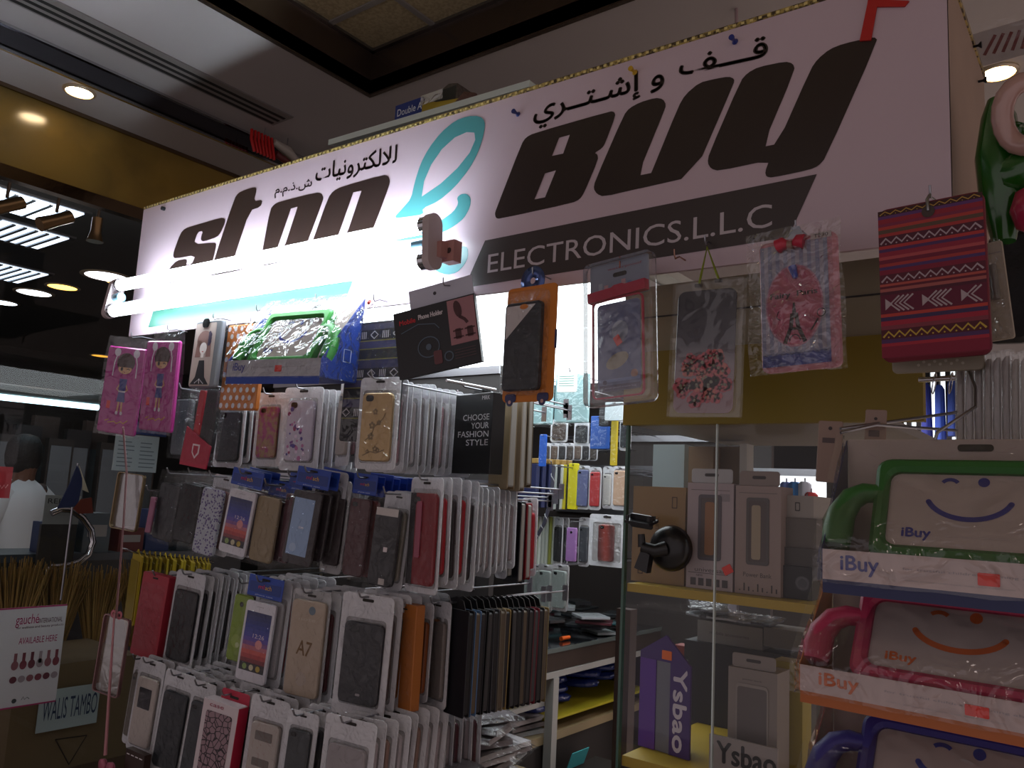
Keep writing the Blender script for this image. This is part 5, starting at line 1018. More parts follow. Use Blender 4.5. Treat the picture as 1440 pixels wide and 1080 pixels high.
# big woven pattern case at right
P_, w, h = fit(1240, 1389, 281, 508, .93, -4); t = thing('tablet_sleeve', 'large red woven pattern tablet sleeve with zigzag bands near the right', 'tablet case', P_, (0, R(-1), R(-4)))
c = MB(M('#6c1c2c', .75)); c.slab(w, h, .009, -.012, -.001, cz=-h / 2, bev=.003)
rw = [(.035, '#3c1c1c', 'zig', '#a8843c'), (.02, '#5a3468', 0, 0), (.03, '#8c2434', 0, 0), (.02, '#7a2a44', 0, 0), (.02, '#a83a34', 0, 0), (.025, '#5a4438', 0, 0), (.02, '#a03434', 0, 0), (.06, '#4c1c2c', 'zig', '#a8949c'), (.02, '#a83434', 0, 0), (.02, '#4c2c58', 0, 0), (.03, '#8a2438', 0, 0), (.02, '#a8484c', 0, 0), (.025, '#6c1c34', 0, 0), (.02, '#9c3434', 0, 0), (.02, '#4a3060', 0, 0), (.03, '#7a1c34', 0, 0), (.06, '#541c2c', 'zig', '#a8949c'), (.015, '#a84c44', 0, 0), (.015, '#5c1c2c', 0, 0), (.02, '#9c5450', 0, 0), (.02, '#4c1c2c', 0, 0), (.12, '#5c1830', 'fish', '#a8989c'), (.02, '#b03c34', 0, 0), (.025, '#3c2c50', 0, 0), (.03, '#9a2438', 0, 0), (.025, '#7a3440', 0, 0), (.06, '#4c1824', 'zig', '#b8983c'), (.025, '#4c2c58', 0, 0), (.02, '#a02838', 0, 0), (.07, '#7c1c34', 0, 0)]
tt_ = sum(r_[0] for r_ in rw); tribal(c, w * .985, h * .96 / tt_, -.0124, rw, -h * .015); c.build('woven_cover', t)
c = MB(M('#3c2c28', .5)); c.disc(w * .0, -h * .075, .0065, -.0134, n=16); c.tube([(0, -.0135, -h * .07), (0, -.015, 0), (0, -.005, .008)], .0018, STEEL); c.build('snap', t)
shook(P_ + Vector((0, 0, .003)), 'hook above the large red woven sleeve')
P_, w, h = fit(1256, 1384, 440, 524, .96, 0); t = thing('dotted_case', 'pale dotted clear case peeping out below the red woven sleeve', 'phone case', P_)
c = MB(M('#8d8474', .5)); c.slab(w, h, .005, -.006, 0, cz=-h / 2)
for k in range(9): c.disc(-w * .2 + k * w * .06, -h * (.88 - .05 * (k % 2)), w * .018, -.0064, M('#b0a898', .5), 8)
c.build('case', t)
P_, w, h = fit(1372, 1412, 340, 482, .99, -8); t = thing('cable_pack', 'beige hanging pack with a grey stylus half behind the red woven sleeve', 'packet', P_, (0, R(-5), R(-8)))
c = MB(M('#a09484', .5)); c.slab(w, h, .003, -.003, 0, cz=-h / 2); c.text('for phone', 0, -h * .12, w * .8, h * .03, -.0034, M('#6a6070', .5)); c.build('card', t); c = MB(M('#6c6660', .3)); c.tube([(w * .1, -.008, -h * .25), (w * .1, -.008, -h * .6)], .004, n=8); c.build('stylus', t); c = MB(CLEAR); c.slab(w, h, .003, -.014, -.0035, cz=-h / 2, bev=.003); c.build('blister', t)
# two clear cases with pink strings hanging at the far left
for i, (l, r, tt, b, lb, tcol) in enumerate(((165, 203, 666, 745, 'upper clear gold rimmed case hung on a pink string at the left of the rack', '#77664c'), (144, 181, 868, 975, 'lower clear pink rimmed case with a bow hung on the pink string', '#7c5c5c'))):
    P_, w, h = fit(l, r, tt, b, .93 - .012 * i, 10); t = thing('clear_phone_case', lb, 'phone case', P_, (0, R(4), R(10)))
    c = MB(M(tcol, .25, .6)); c.ring(w, h, .008, w * .93, h * .97, .007, -.008, -.001, cz=-h / 2, iz=-h / 2); c.build('bumper_rim', t)
    c = MB(film('#a08c86', milk=.1, gloss=.08, bump=.05)); c.slab(w * .93, h * .97, .007, -.002, -.001, cz=-h / 2); c.build('clear_back', t)
    if i:
        c = MB(M('#b0606c', .4))
        for s in (-1, 1): c.lathe([(.0035, -.001), (.0085, -.001), (.0085, .001), (.0035, .001), (.0035, -.001)], (s * .009, -.009, .004), 14, axis='Y', caps=False)
        c.build('bow', t)
pts = [Py(173, 600, .915), Py(178, 665, .915), Py(173, 745, .912), Py(163, 870, .905)]
t = thing('pink_string', 'long pink double string running down past the two clear cases', 'string', pts[0]); 
for dx in (-.002, .003):
    c = MB(M('#8c6466', .5)); c.tube([tuple(p - pts[0] + Vector((dx, 0, 0))) for p in pts], .0011, n=5); c.build('strand', t)
pts = [Py(161, 862, .90), Py(148, 1062, .89)]; t = thing('pink_rod', 'translucent pink rod hanging below the lower clear case', 'rod', pts[0])
c = MB(M('#9c6468', .3)); c.tube([(0, 0, 0), tuple(pts[1] - pts[0])], [.002, .0035], n=8); c.build('rod', t)
p = Py(150, 1078, .9); t = thing('pink_bow_case', 'case top with a pink bow at the bottom left edge', 'phone case', p); c = MB(M('#9c4c60', .4))
for s in (-1, 1): c.lathe([(.003, -.004), (.011, -.004), (.012, .004), (.003, .004)], (s * .015, 0, .0), 14, axis='Y')
c.build('bow', t); c = MB(M('#7c6c68', .5)); c.slab(.07, .09, .006, .005, .011, cz=-.05); c.build('case', t)
p = Py(196, 1066, .93); t = thing('brown_wallet', 'dark brown wallet with white stitches at the bottom left', 'wallet', p); c = MB(M('#2c1810', .5)); c.box((-.035, -.01, -.08), (.035, .004, .014))
for k in range(4): c.box((-.03 + .016 * k, -.0105, .004), (-.02 + .016 * k, -.01, .0055), WHITE)
c.build('cover', t)
# inflatable toys at the right edge
def ipt(px, py, y=1.02): return Py(px, py, y)
p = ipt(1420, 240); t = thing('inflatable_toy', 'glossy green inflatable toy hanging at the right frame edge', 'toy', p); gmat = M('#1a5216', .18, coat=.5)
for i, (pts, rs) in enumerate(((((1402, 140), (1404, 165), (1404, 220), (1408, 280), (1412, 340)), (.010, .018, .024, .022, .012)), (((1412, 180), (1426, 200), (1440, 190)), (.012, .022, .018)), (((1406, 235), (1424, 245), (1446, 240)), (.018, .03, .03)))):
    c = MB(gmat); c.tube([tuple(ipt(*q_) - p) for q_ in pts], list(rs), n=14); c.build('inflated_limb', t)
p = ipt(1452, 158, .98); t = thing('pink_swim_ring', 'pale pink inflatable ring cut by the right frame edge', 'toy', p); c = MB(M('#b08c84', .2, coat=.5)); c.tube([(.028 * math.cos(R(a_)), .008 * math.sin(R(a_ * 2)), .036 * math.sin(R(a_))) for a_ in range(0, 361, 18)], .011, n=12, caps=False); c.build('ring', t)
p = ipt(1446, 295, 1.0); t = thing('pink_balloon', 'small crimson balloon below the green toy at the right edge', 'toy', p); c = MB(M('#a02848', .2)); c.lathe([(.002, -.026), (.012, -.02), (.018, 0), (.012, .02), (.002, .026)], n=14); c.build('balloon', t)
p = Pz(1408, 62, 2.45); t = thing('hanging_bag', 'clear plastic bag with dark red print hanging by the ceiling at top right', 'bag', p, (0, 0, R(10)))
c = MB(M('#b0a4a0', .4)); c.prism([(-.09, -.05), (.06, -.03), (.1, .05), (-.05, .03)], -.004, 0)
for k in range(7): c.line([(-.03 + .016 * k, -.02), (-.01 + .014 * k, .02)], .006, -.0045, M('#6a1c1c', .5))
c.build('printed_bag', t); c = MB(WRAP); c.sheet(.22, .1, -.008, .006, seed=8); c.build('clear_cover', t)
# ---------------------------------------------------------------- inside of the kiosk, right of the rack
BX0, BX1 = -1.62, -.63
t = thing('kiosk_ceiling', 'white lit ceiling board of the kiosk seen under the sign', 'ceiling board', (BX0, 1.03, 1.9))
c = MB(M('#e4e8e4', .6)); c.box((0, 0, 0), (BX1 - BX0, 1.3, .015)); c.build('board', t)
c = MB(M('#8a8f8c', .5)); 
for yy in (.28, .62, .95): c.box((0, yy, -.0015), (BX1 - BX0, yy + .004, 0))
c.build('panel_joint', t)
t = thing('kiosk_ceiling_light', 'flat glowing light panel on the kiosk ceiling behind the orange case', 'ceiling light', (-1.12, 1.45, 1.898))
c = MB(WHITE); c.box((-.455, -.36, -.022), (.455, .72, -.0025)); c.build('housing', t); c = MB(M('#f2fbff', .5, emit=4)); [c.box((-.44, -.345 + .355 * k_, -.027), (.44, -.345 + .355 * k_ + .343, -.0225)) for k_ in range(3)]; c.build('diffuser', t)
c = MB(M('#241c1a', .7)); c.box((BX0 - .3, 2.42, 0), (-.86, 2.44, 1.9)); struct('wall_kiosk_back', c)
c = MB(M('#2c2624', .7)); c.box((-1.95, 1.47, 0), (-1.93, 2.42, 1.9)); struct('wall_kiosk_left', c)
def hung(kind, l, r, tt, b, y, label, name='phone_case_pack', cat='phone case', yaw=0, group=None, tilt=0):
    P_, w, h = fit(l, r, tt, b, y, yaw); t = thing(name, label, cat, P_, (0, R(tilt), R(yaw)), group); kind(t, w, h); return t, P_, w, h
# light blue bags
for i, (l, r, tt, b) in enumerate(((742, 781, 530, 602), (781, 832, 524, 600))):
    P_, w, h = fit(l, r, tt, b, 1.72 + .03 * i, 10); t = thing('clear_bag', ['left', 'right'][i] + ' pale turquoise bag hanging in the white lit gap behind the orange case', 'bag', P_, (0, 0, R(10)))
    c = MB(M('#9fc4c8', .5, bump=.2, bs=30)); c.slab(w * .94, h * .92, .004, -.012, -.002, cz=-h * .48, bev=.003); c.build('folded_cloth', t)
    c = MB(WRAP); c.sheet(w, h, -.0165, .003, cz=-h / 2, seed=i * 9 + 2); c.build('clear_cover', t)
    hook(P_.x, P_.y - .02, P_.z - .003, 2.42, 'long steel hook carrying the ' + ['left', 'right'][i] + ' turquoise bag')
P_, w, h = fit(784, 812, 524, 552, 1.66, 8); t = thing('paper_tag', 'white printed card hanging over the turquoise bags', 'card', P_, (0, 0, R(8))); c = MB(M('#d4dcd8', .5)); c.slab(w, h, .004, -.002, 0, cz=-h / 2)
for k in range(5): c.rect(-w * .4, -h * (.2 + .12 * k), w * .35, -h * (.17 + .12 * k), -.0026, M('#6f9a90', .5))
c.build('card', t)
Yb = 1.95
def rowhooks(pz, xs, y, lab):
    for x in xs: pass
P_ = Py(800, 612, 2.41); rl = []
for i, py in enumerate((603, 652, 724, 794)):
    z = Py(800, py - 6, Yb).z; t = thing('rack_rail', ['top', 'second', 'third', 'lowest'][i] + ' steel rail of the far rack behind the glass counter', 'rail', (-1.62, 2.405, z)); c = MB(STEEL); c.box((0, -.003, -.01), (.95, .0135, .01)); c.build('rail', t)
def bk(kind, l, r, tt, b, label, group=None, y=Yb, yaw=4, name='phone_case_pack'):
    t, P_, w, h = hung(kind, l, r, tt, b, y, label, name, 'phone case', yaw, group, 0)
    c = MB(STEEL); c.tube([(0, -.015, -.003), (0, 2.4 - y, -.003)], .0013, n=5); o = c.build('peg_hook'); o.location = P_; o.rotation_euler = (0, 0, 0)
    tag(o, 'thin far hook holding ' + ('' if label.startswith('one') else 'the ') + label.split(' in the')[0].split(' of the far')[0], 'hook', ('hooks of the ' + group) if group else None)
    return t
bk(P(col='#3c2c24'), 775, 799, 590, 622, 'small pouch with a brown case, top left of the far rack', yaw=8)
bk(P(col='#17161a'), 808, 829, 592, 626, 'small pouch with a black case, top of the far rack', yaw=8)
bk(Cd(col='#2450a0', th=.02), 835, 858, 586, 632, 'bright blue box at the top of the far rack')
bk(Cd(col='#241c20', th=.016), 846, 860, 574, 600, 'black box with a red dot at the top of the far rack', y=1.9)
bk(Cd(col='#c4ccd0', th=.01), 853, 878, 566, 592, 'white box under the waterproof pouch of the far rack', y=1.86)
bk(P(col='#20242c'), 872, 888, 585, 634, 'dark pouch nearest the cabinet glass, top of the far rack')
bk(Cd(col='#b8a020', th=.01), 861, 869, 590, 655, 'narrow yellow pack in the far rack', y=1.9)
bk(Cd(col='#2458b8', th=.004), 759, 769, 611, 656, 'narrow bright blue tag strip in the far rack', y=1.86, name='tag_strip')
for k in range(7): bk(P(col=['#3c3430', '#5a4a40', '#1c1a1e'][k % 3]), 762 + 11 * k, 775 + 11 * k, 623, 648, 'one of the small dark framed cases of the far rack second row', 'small dark cases in the far rack', y=2.05 + .012 * k)
# wallets edge on
for k in range(6):
    P_, w, h = fit(738, 764, 645, 714, 1.92, -20); u = thing('wallet_case', 'one of the dark blue wallet cases with tan tops on the far rack', 'phone case', (P_.x + .004 + .011 * k, 1.9 + .016 * k, P_.z), (0, 0, R(-24)), 'dark blue wallet cases on the far rack'); 
    c = MB(M('#2c3056', .5)); c.slab(w, h * .86, .002, -.012, 0, cz=-h * .55); c.build('cover', u); c = MB(M('#a08048', .5)); c.slab(w, h * .1, .002, -.0122, .0002, cz=-h * .06); c.build('tan_top', u)
fr_specs = [('#c4c8c4', 'white edged', 781), ('#222024', 'black', 786), ('#d0d0cc', 'pale', 790), ('#c8b820', 'yellow edged', 795), ('#1a1a1e', 'dark edged', 799)]
for col, nm, px in fr_specs: bk(Cd(col=col, th=.012), px - 6, px + 5, 654, 716, nm + ' boxed case standing edge-on in the far rack third row', y=1.93, yaw=-20, name='boxed_phone_case')
bk(Cd(col='#d8cc20', th=.01), 802, 814, 652, 716, 'bright yellow boxed case in the far rack third row', y=1.9, yaw=-10, name='boxed_phone_case')
bk(P(col='#5a6088', rim=.06, hd=.06), 811, 830, 655, 716, 'slate blue case in the far rack third row', y=1.9)
bk(P(col='#a82c30', rim=.08, hd=.08), 829, 846, 657, 717, 'red case in the far rack third row', y=1.9)
bk(P(col='#c0bcb8', rim=.08), 848, 862, 656, 715, 'pale grey case in the far rack third row', y=1.93)
bk(P(col='#b89880', rim=.1, hd=.06), 861, 884, 656, 717, 'rose gold case in the far rack third row', y=1.88)
for k in range(9): bk(Cd(col=['#b0b4ac', '#c4c8c0', '#8a8c40', '#b8bcb4'][(k * 3) % 4], th=.008), 738 + 5 * k, 746 + 5 * k, 727, 797, 'one of the pale edge-on packs in the far rack bottom row', 'pale edge-on packs in the far rack', y=1.94 + .005 * k, yaw=-25)
bk(P(col='#1c1c20'), 780, 792, 728, 795, 'black rimmed case in the far rack bottom row', yaw=-15)
bk(P(col='#2a2c30'), 789, 800, 728, 797, 'dark grey rimmed case in the far rack bottom row', y=1.97, yaw=-15)
bk(Bg(col='#a070b0', hole='mid'), 797, 814, 732, 792, 'lilac case in the far rack bottom row', y=1.88)
bk(P(col='#40444a'), 814, 830, 728, 796, 'slanted grey pouch in the far rack bottom row', y=1.93)
bk(P(mat=tileable('copper_fade', '#8c3c34', '#5a3030', 'wave', 9, .3), cw=.55, rim=.1), 829, 879, 724, 796, 'large frosted pouch with a slim copper red case in the far rack bottom row', y=1.84)
for k, (l, r) in enumerate(((738, 758), (746, 766), (757, 778), (776, 800))):
    bk(P(col='#8c9490', frost=FROST2, rim=.05, hd=.1), l, r, 794, 861 - 1 * k, ['leftmost', 'second', 'third', 'rightmost'][k] + ' of the empty looking clear packs above the glass counter', y=1.9 - .03 * k, yaw=-6)
pts = [Py(779, 655, 1.8), Py(775, 700, 1.8), Py(766, 735, 1.8), Py(752, 760, 1.8), Py(736, 780, 1.8)]
t = thing('braided_cord', 'dark and white braided cord hanging in front of the far rack', 'cord', pts[0]); c = MB(M('#3a3a48', .6)); q_ = [p - pts[0] for p in pts]; c.tube([tuple(p) for p in q_], .005, n=8); c.build('cord', t); c = MB(M('#b4b4b8', .6)); hx = []
for k in range(61):
    f = k / 60 * 4; i = min(int(f), 3); p = q_[i].lerp(q_[i + 1], f - i); hx.append(tuple(p + Vector((.005 * math.cos(k * .9), .005 * math.sin(k * .9), 0))))
c.tube(hx, .0014, n=4); c.build('white_strand', t); t.location.z += 0
hook(pts[0].x, pts[0].y - .01, pts[0].z, 2.42, 'long steel hook carrying the braided cord')
# ---- counter
CX = -1.2
ztop_ = Px(800, 908, CX).z; zed = Px(735, 957, CX).z
ya, yb2 = 1.475, 2.40
t = thing('glass_counter', 'glass topped counter with brown fascia and white posts in the kiosk', 'counter', (CX, ya, 0))
def cb(name, a, b, m, lab=None): c = MB(m); c.box([a[0] - CX, a[1] - ya, a[2]], [b[0] - CX, b[1] - ya, b[2]]); return c.build(name, t, lab)
WOOD = M('#33241c', .45, var=.2, bs=12); WPOST = M('#9a9894', .5)
zt_ = ztop_; print('counter z', zt_, zed)
cb('counter_top', (-1.9, ya + .06, zt_ - .012), (CX - .002, yb2, zt_), M('#15161a', .08, coat=.3)); cb('edge_strip', (CX - .001, ya + .06, zt_ - .01), (CX + .003, yb2, zt_ + .001), M('#6a7472', .2, .4)); cb('fascia', (CX - .012, ya, zed + .004), (CX - .001, yb2, zt_ - .0115), WOOD)
cb('white_rail', (CX - .014, ya, zed - .012), (CX + .002, yb2, zed + .003), WPOST)
py_ = Px(779, 1000, CX).y
cb('post', (CX - .02, py_ - .012, .05), (CX + .004, py_ + .012, zed - .013), WPOST); cb('post', (CX - .02, yb2 - .03, .05), (CX + .004, yb2, zed - .013), WPOST); cb('post', (-1.88, yb2 - .03, .05), (-1.86, yb2, zed - .013), WPOST)
zs1 = Px(735, 1000, CX).z; zs2 = Px(740, 1050, CX).z
cb('shelf', (-1.88, ya + .06, zs1 - .012), (CX - .021, py_ - .013, zs1), WPOST); cb('shelf', (-1.88, ya + .06, zs2 - .02), (CX - .021, yb2 - .031, zs2), M('#8a7a5c', .5)); cb('shelf', (-1.88, py_ + .013, zs2 + .03), (CX - .021, yb2 - .031, zs2 + .036), M('#a89c20', .5), 'mustard yellow shelf edge'); cb('plinth', (-1.88, ya + .08, 0), (CX - .025, yb2 - .035, zs2 - .021), M('#1c1614', .6))
# heap on the counter
def packet(T, w, h, col, th):
    c = MB(M(col, .35)); c.slab(w * .8, h * .8, .003, -th, -.001, cz=0); c.build('content', T); c = MB(WRAP); c.sheet(w, h, -th - .0016, .002, seed=rnd.random() * 60, nx=6, ny=6); c.build('clear_wrap', T)
for k in range(46):
    row = k // 10; yy = rnd.uniform(1.72, 2.34); xx = rnd.uniform(-1.6, -1.24); lev = k // 14
    u = thing('small_packet', 'one of the small plastic packets heaped on the glass counter', 'packet', (xx, yy, zt_ + .002 + lev * .016), (R(-90), rnd.uniform(-.06, .06) if 0 else 0, 0), 'small packets heaped on the glass counter')
    u.rotation_euler = (R(-90), 0, rnd.uniform(0, 6.28)); packet(u, rnd.uniform(.07, .11), rnd.uniform(.1, .15), rnd.choice(['#16161a', '#2a2c30', '#8c9498', '#b0b4b8', '#1c2024', '#5a2430', '#3c6a70', '#30343c']), rnd.uniform(.006, .011))
def tagbox(name, label, cat, l, r, tt, b, x, dx, col, parts=None, yy=None):
    A, B_ = Px(l, (tt + b) / 2, x), Px(r, (tt + b) / 2, x); C_ = (A + B_) / 2; h = (b - tt) * depth(C_) / F; t = thing(name, label, cat, (x - dx / 2, C_.y, C_.z - h / 2)); wy = abs(B_.y - A.y) / 2
    c = MB(M(col, .5)); c.box((-dx / 2, -wy, 0), (dx / 2, wy, h)); c.build('carton', t); c = MB(M('#c8c4b8', .5)); c.box((dx / 2, -wy * .6, h * .3), (dx / 2 + .0006, wy * .2, h * .6)); c.build('label', t); return t
p = Px(795, 890, CX - .05); t = thing('orange_lighter', 'tiny bright orange cap lying on the glass counter edge', 'cap', (CX - .05, p.y, zt_ + .001)); c = MB(M('#e06018', .4)); c.tube([(0, -.02, .006), (0, .02, .006)], [.006, .005], n=10); c.build('cap', t)
p = Pz(745, 905, zt_); t = thing('white_papers', 'stack of white papers at the near end of the glass counter', 'paper', (-1.27, 1.58, zt_ + .001)); c = MB(M('#c4c8cc', .6)); c.box((-.06, -.09, 0), (.06, .07, .016)); c.build('sheets', t)
for k in range(4):
    t = thing('yellow_carton', 'one of the flat mustard yellow cartons stacked on the shelf under the counter', 'box', (-1.33, 1.62, zs1 + .001 + .0125 * k), (0, 0, R(rnd.uniform(-3, 3))), 'flat yellow cartons under the counter'); c = MB(M('#8c8420', .5)); c.box((-.1, -.09, 0), (.1, .1, .012)); c.build('carton', t); c = MB(M('#6c6618', .5)); c.box((-.101, -.091, .0055), (.101, .101, .0062)); c.build('lid_seam', t)
# wrapped piles on the lower shelf
def flat_pack(T, w, h, th, col):
    c = MB(M(col, .35)); c.box((-w * .42, -h * .42, 0), (w * .42, h * .42, th)); c.build('content', T)
    c = MB(WRAP); vs = []; fs = []; n = 9; sd = rnd.random() * 99
    for j in range(n + 1):
        for i in range(n + 1):
            u_, v_ = i / n - .5, j / n - .5; e = max(abs(u_), abs(v_)) * 2
            vs.append((u_ * w, v_ * h, (th + .003) * (1 - max(0, e - .78) / .22 * .6) + .004 * mnoise.noise(Vector((u_ * 9 + sd, v_ * 9, sd)))))
    for j in range(n):
        for i in range(n): a_ = j * (n + 1) + i; fs.append((a_, a_ + 1, a_ + n + 2, a_ + n + 1))
    c.add(vs, fs, None, True); c.build('clear_wrap', T)
zf = zs2 + .001
for s, (xx, yy, nn, col) in enumerate(((-1.085, 1.335, 11, '#8c8a8e'), (-1.215, 1.57, 3, '#9aa0a4'), (-1.03, 1.16, 8, '#8a7c80'), (-1.32, 1.78, 3, '#a4a8ac'))):
    for k in range(nn):
        u = thing('wrapped_pack', 'one of the shiny cellophane wrapped flat packs piled beside the rack', 'packet', (xx + rnd.uniform(-.008, .008), yy + rnd.uniform(-.008, .008), zf + .0155 * k), (0, 0, R(rnd.uniform(-20, 20))), 'cellophane wrapped flat packs piled beside the rack'); flat_pack(u, .17, .15, .0105, [col, '#6c6468', '#b4b0b4'][k % 3])
# low side shelf that carries the piles
t = thing('side_shelf', 'low pale shelf board with brown front beside the rack bottom', 'shelf', (-1.05, 1.25, 0)); c = MB(M('#7c6c50', .5)); c.box((-.085, -.22, zf - .021), (.12, .32, zf - .001)); c.build('shelf_board', t); c = MB(M('#3a2020', .5)); c.box((-.08, -.21, 0), (.11, .31, zf - .0215)); c.build('cabinet_body', t)
p = Px(755, 1015, -1.17); t = thing('striped_pack', 'dark red and barcode striped pack right of the wrapped piles', 'packet', (-1.13, 1.5, zs2 + .03), (R(8), 0, R(20))); c = MB(M('#4c1c28', .4)); c.box((-.07, -.05, 0), (.0, .05, .02)); c.build('carton', t); c = MB(M('#c0c0c4', .4)); c.box((0, -.05, 0), (.003, .05, .02)); 
for k in range(8): c.box((.003, -.045 + .012 * k, .002), (.0035, -.04 + .012 * k, .018), M('#24242a', .5))
c.build('barcode_side', t)
# navy bags under the counter
for k in range(10):
    l = 786 + (k % 4) * 17; tt_ = 962 + (k // 4) * 26; p = Px(l + 9, tt_ + 20, CX - .08)
    z_ = zs2 + .038 + .026 * (2 - k // 4); u = thing('navy_bag', 'one of the crumpled navy blue plastic bags stuffed under the counter', 'bag', (-1.36 - .02 * (k % 2), 1.86 + .13 * (k % 4), z_), (0, 0, R(rnd.uniform(-15, 15))), 'navy blue bags under the counter')
    c = MB(M('#1c2c6c', .3, bump=.5, bs=40)); n = 8; vs = []; fs = []; sd = rnd.random() * 50
    rings = []
    for z0_, s_ in ((0, .8), (.006, 1), (.016, 1), (.022, .7)):
        rings.append([((.1 * s_) * math.cos(a_ * math.pi / 10) * (1 + .12 * mnoise.noise(Vector((a_, sd, z0_ * 90)))), (.062 * s_) * math.sin(a_ * math.pi / 10) * (1 + .12 * mnoise.noise(Vector((a_, sd + 4, z0_ * 90)))), z0_) for a_ in range(20)])
    c.loft(rings, smooth=True); c.build('bag', u); c = MB(M('#7c88b0', .35)); c.box((.06, -.02, .012), (.098, .015, .0165)); c.build('label', u)
p = Px(795, 1062, CX); t = thing('turquoise_paper', 'small turquoise paper leaning at the foot of the white post', 'paper', (CX + .03, p.y, p.z - .02), (0, R(20), 0)); c = MB(M('#3c9aa0', .5)); c.box((0, -.04, 0), (.002, .04, .045)); c.build('sheet', t)
t = thing('dark_carton', 'dark carton on the floor below the turquoise paper', 'box', (CX + .1, p.y, 0)); c = MB(M('#1c1816', .6)); c.box((-.08, -.08, 0), (.08, .12, p.z - .022)); c.build('carton', t)
# brown post
P_, w, h = fit(863, 883, 860, 1100, 1.62, 0); t = thing('brown_post', 'dark brown upright post between the counter and the glass cabinet', 'post', (P_.x, P_.y, 0)); c = MB(M('#2c1a14', .45, var=.2, bs=20)); c.box((-w / 2, 0, 0), (w / 2, .03, P_.z)); c.build('post', t)
# ---------------------------------------------------------------- glass cabinet
GY = 1.1; gx0, gx1 = -.612, -.255; gz1 = 1.62; gzs = Py(1007, 835, GY).z; gzf = Py(885, 1066, GY).z; GD = .4
t = thing('glass_cabinet', 'glass display cabinet with mustard yellow fascia and shelves', 'cabinet', (gx0, GY, 0)); xm = Py(1007, 800, GY).x
def gb(name, a, b, m, lab=None): c = MB(m); c.box([a[0] - gx0, a[1] - GY, a[2]], [b[0] - gx0, b[1] - GY, b[2]]); return c.build(name, t, lab)
YELF = M('#7c6a0c', .5); 
gb('fascia', (gx0 - .006, GY - .01, gz1), (-.2, GY + .006, Py(1000, 490, GY).z), YELF); gb('upper_panel', (gx0 - .012, GY - .004, Py(1000, 490, GY).z + .0005), (-.17, GY + .008, 1.835), M('#8f8870', .5)); gb('panel_joint', (gx0 - .012, GY - .006, 1.785), (-.17, GY - .0041, 1.787), M('#2c2a28', .5))
gb('top_board', (gx0 - .004, GY + .0065, gz1 + .002), (gx1, GY + GD, gz1 + .014), M('#77726e', .5))
gp = lambda name, pts: (lambda c: (c.add([(p[0] - gx0, p[1] - GY, p[2]) for p in pts], [(0, 1, 2, 3)]), c.build(name, t)))(MB(GLASS))
gp('glass_pane', [(gx0, GY, .9), (xm, GY, .9), (xm, GY, gz1), (gx0, GY, gz1)]); gp('glass_pane', [(xm, GY - .004, .9), (gx1, GY - .004, .9), (gx1, GY - .004, gz1), (xm, GY - .004, gz1)]); gp('glass_side', [(gx0, GY, .9), (gx0, GY + GD, .9), (gx0, GY + GD, gz1), (gx0, GY, gz1)])
EDG = M('#8fb0a4', .15, .2); gb('glass_edge', (xm - .001, GY - .006, .9), (xm + .001, GY - .001, gz1), M('#b8c4c0', .15, .3)); gb('glass_edge', (gx0 - .003, GY - .004, .9), (gx0 + .001, GY + .004, gz1), M('#3c5c50', .15))
SH = M('#a88c18', .5); gb('shelf', (gx0 + .003, GY + .004, gzs - .012), (gx1, GY + GD - .02, gzs), SH); gb('shelf', (gx0 + .003, GY + .004, gzf - .014), (gx1, GY + GD - .02, gzf), SH); gb('base', (gx0 + .002, GY + .004, 0), (gx1, GY + GD, gzf - .0145), M('#241814', .5)); gb('back_edge', (gx0 + .003, GY + GD - .012, gzf), (gx0 + .02, GY + GD, gz1), STEEL); gb('back_edge', (gx1 - .012, GY + GD - .012, gzf), (gx1, GY + GD, gz1), STEEL)
p = Py(905, 1058, GY - .01); q_ = MB(M('#8c8078', .5)); q_.box((gx0 - gx0, -.016, gzf - .09), (gx1 - gx0, -.005, gzf - .018)); q_.build('kick_panel', t)
def carton(name, label, cat, l, r, tt, b, y, d, col, sx, deco=None, flap=None, zb=None):
    P_, w, h = fit(l, r, tt, b, y); zb = P_.z - h if zb is None else zb; h = P_.z - zb; T = thing(name, label, cat, (P_.x, P_.y, zb)); c = MB(M(col, .55)); c.box((-w / 2, 0, 0), (w / 2, d, h)); 
    c.build('carton', T)
    if deco: c = MB(); deco(c, w, h, -.0006); c.build('printed_front', T)
    if flap: c = MB(M(flap, .5)); c.slab(w * .9, h * .14, .004, .004, .0055, cz=h * 1.07); c.slab(w * .3, h * .03, .002, .0034, .004, M('#2c2624', .6), 0, h * 1.08, 0); c.build('hang_flap', T)
    return T, w, h
z1 = gzs + .001; z2 = gzf + .001
def dbrown(c, w, h, y):
    m = M('#4c3620', .6)
    for s, q in ((.3, .84), (-.32, .14)): c.ring(w * .1, h * .12, .001, w * .07, h * .1, .001, y - .0003, y, m, cx=w * s, cz=h * q, ix=w * s, iz=h * q)
    c.text('LINK', -w * .02, h * .62, h * .12, w * .07, y - .0003, m, 90)
carton('brown_carton', 'plain brown carton on the upper cabinet shelf behind the black mount', 'box', 889, 963, 685, 832, 1.14, .12, '#8c6e44', 1, dbrown, zb=z1)
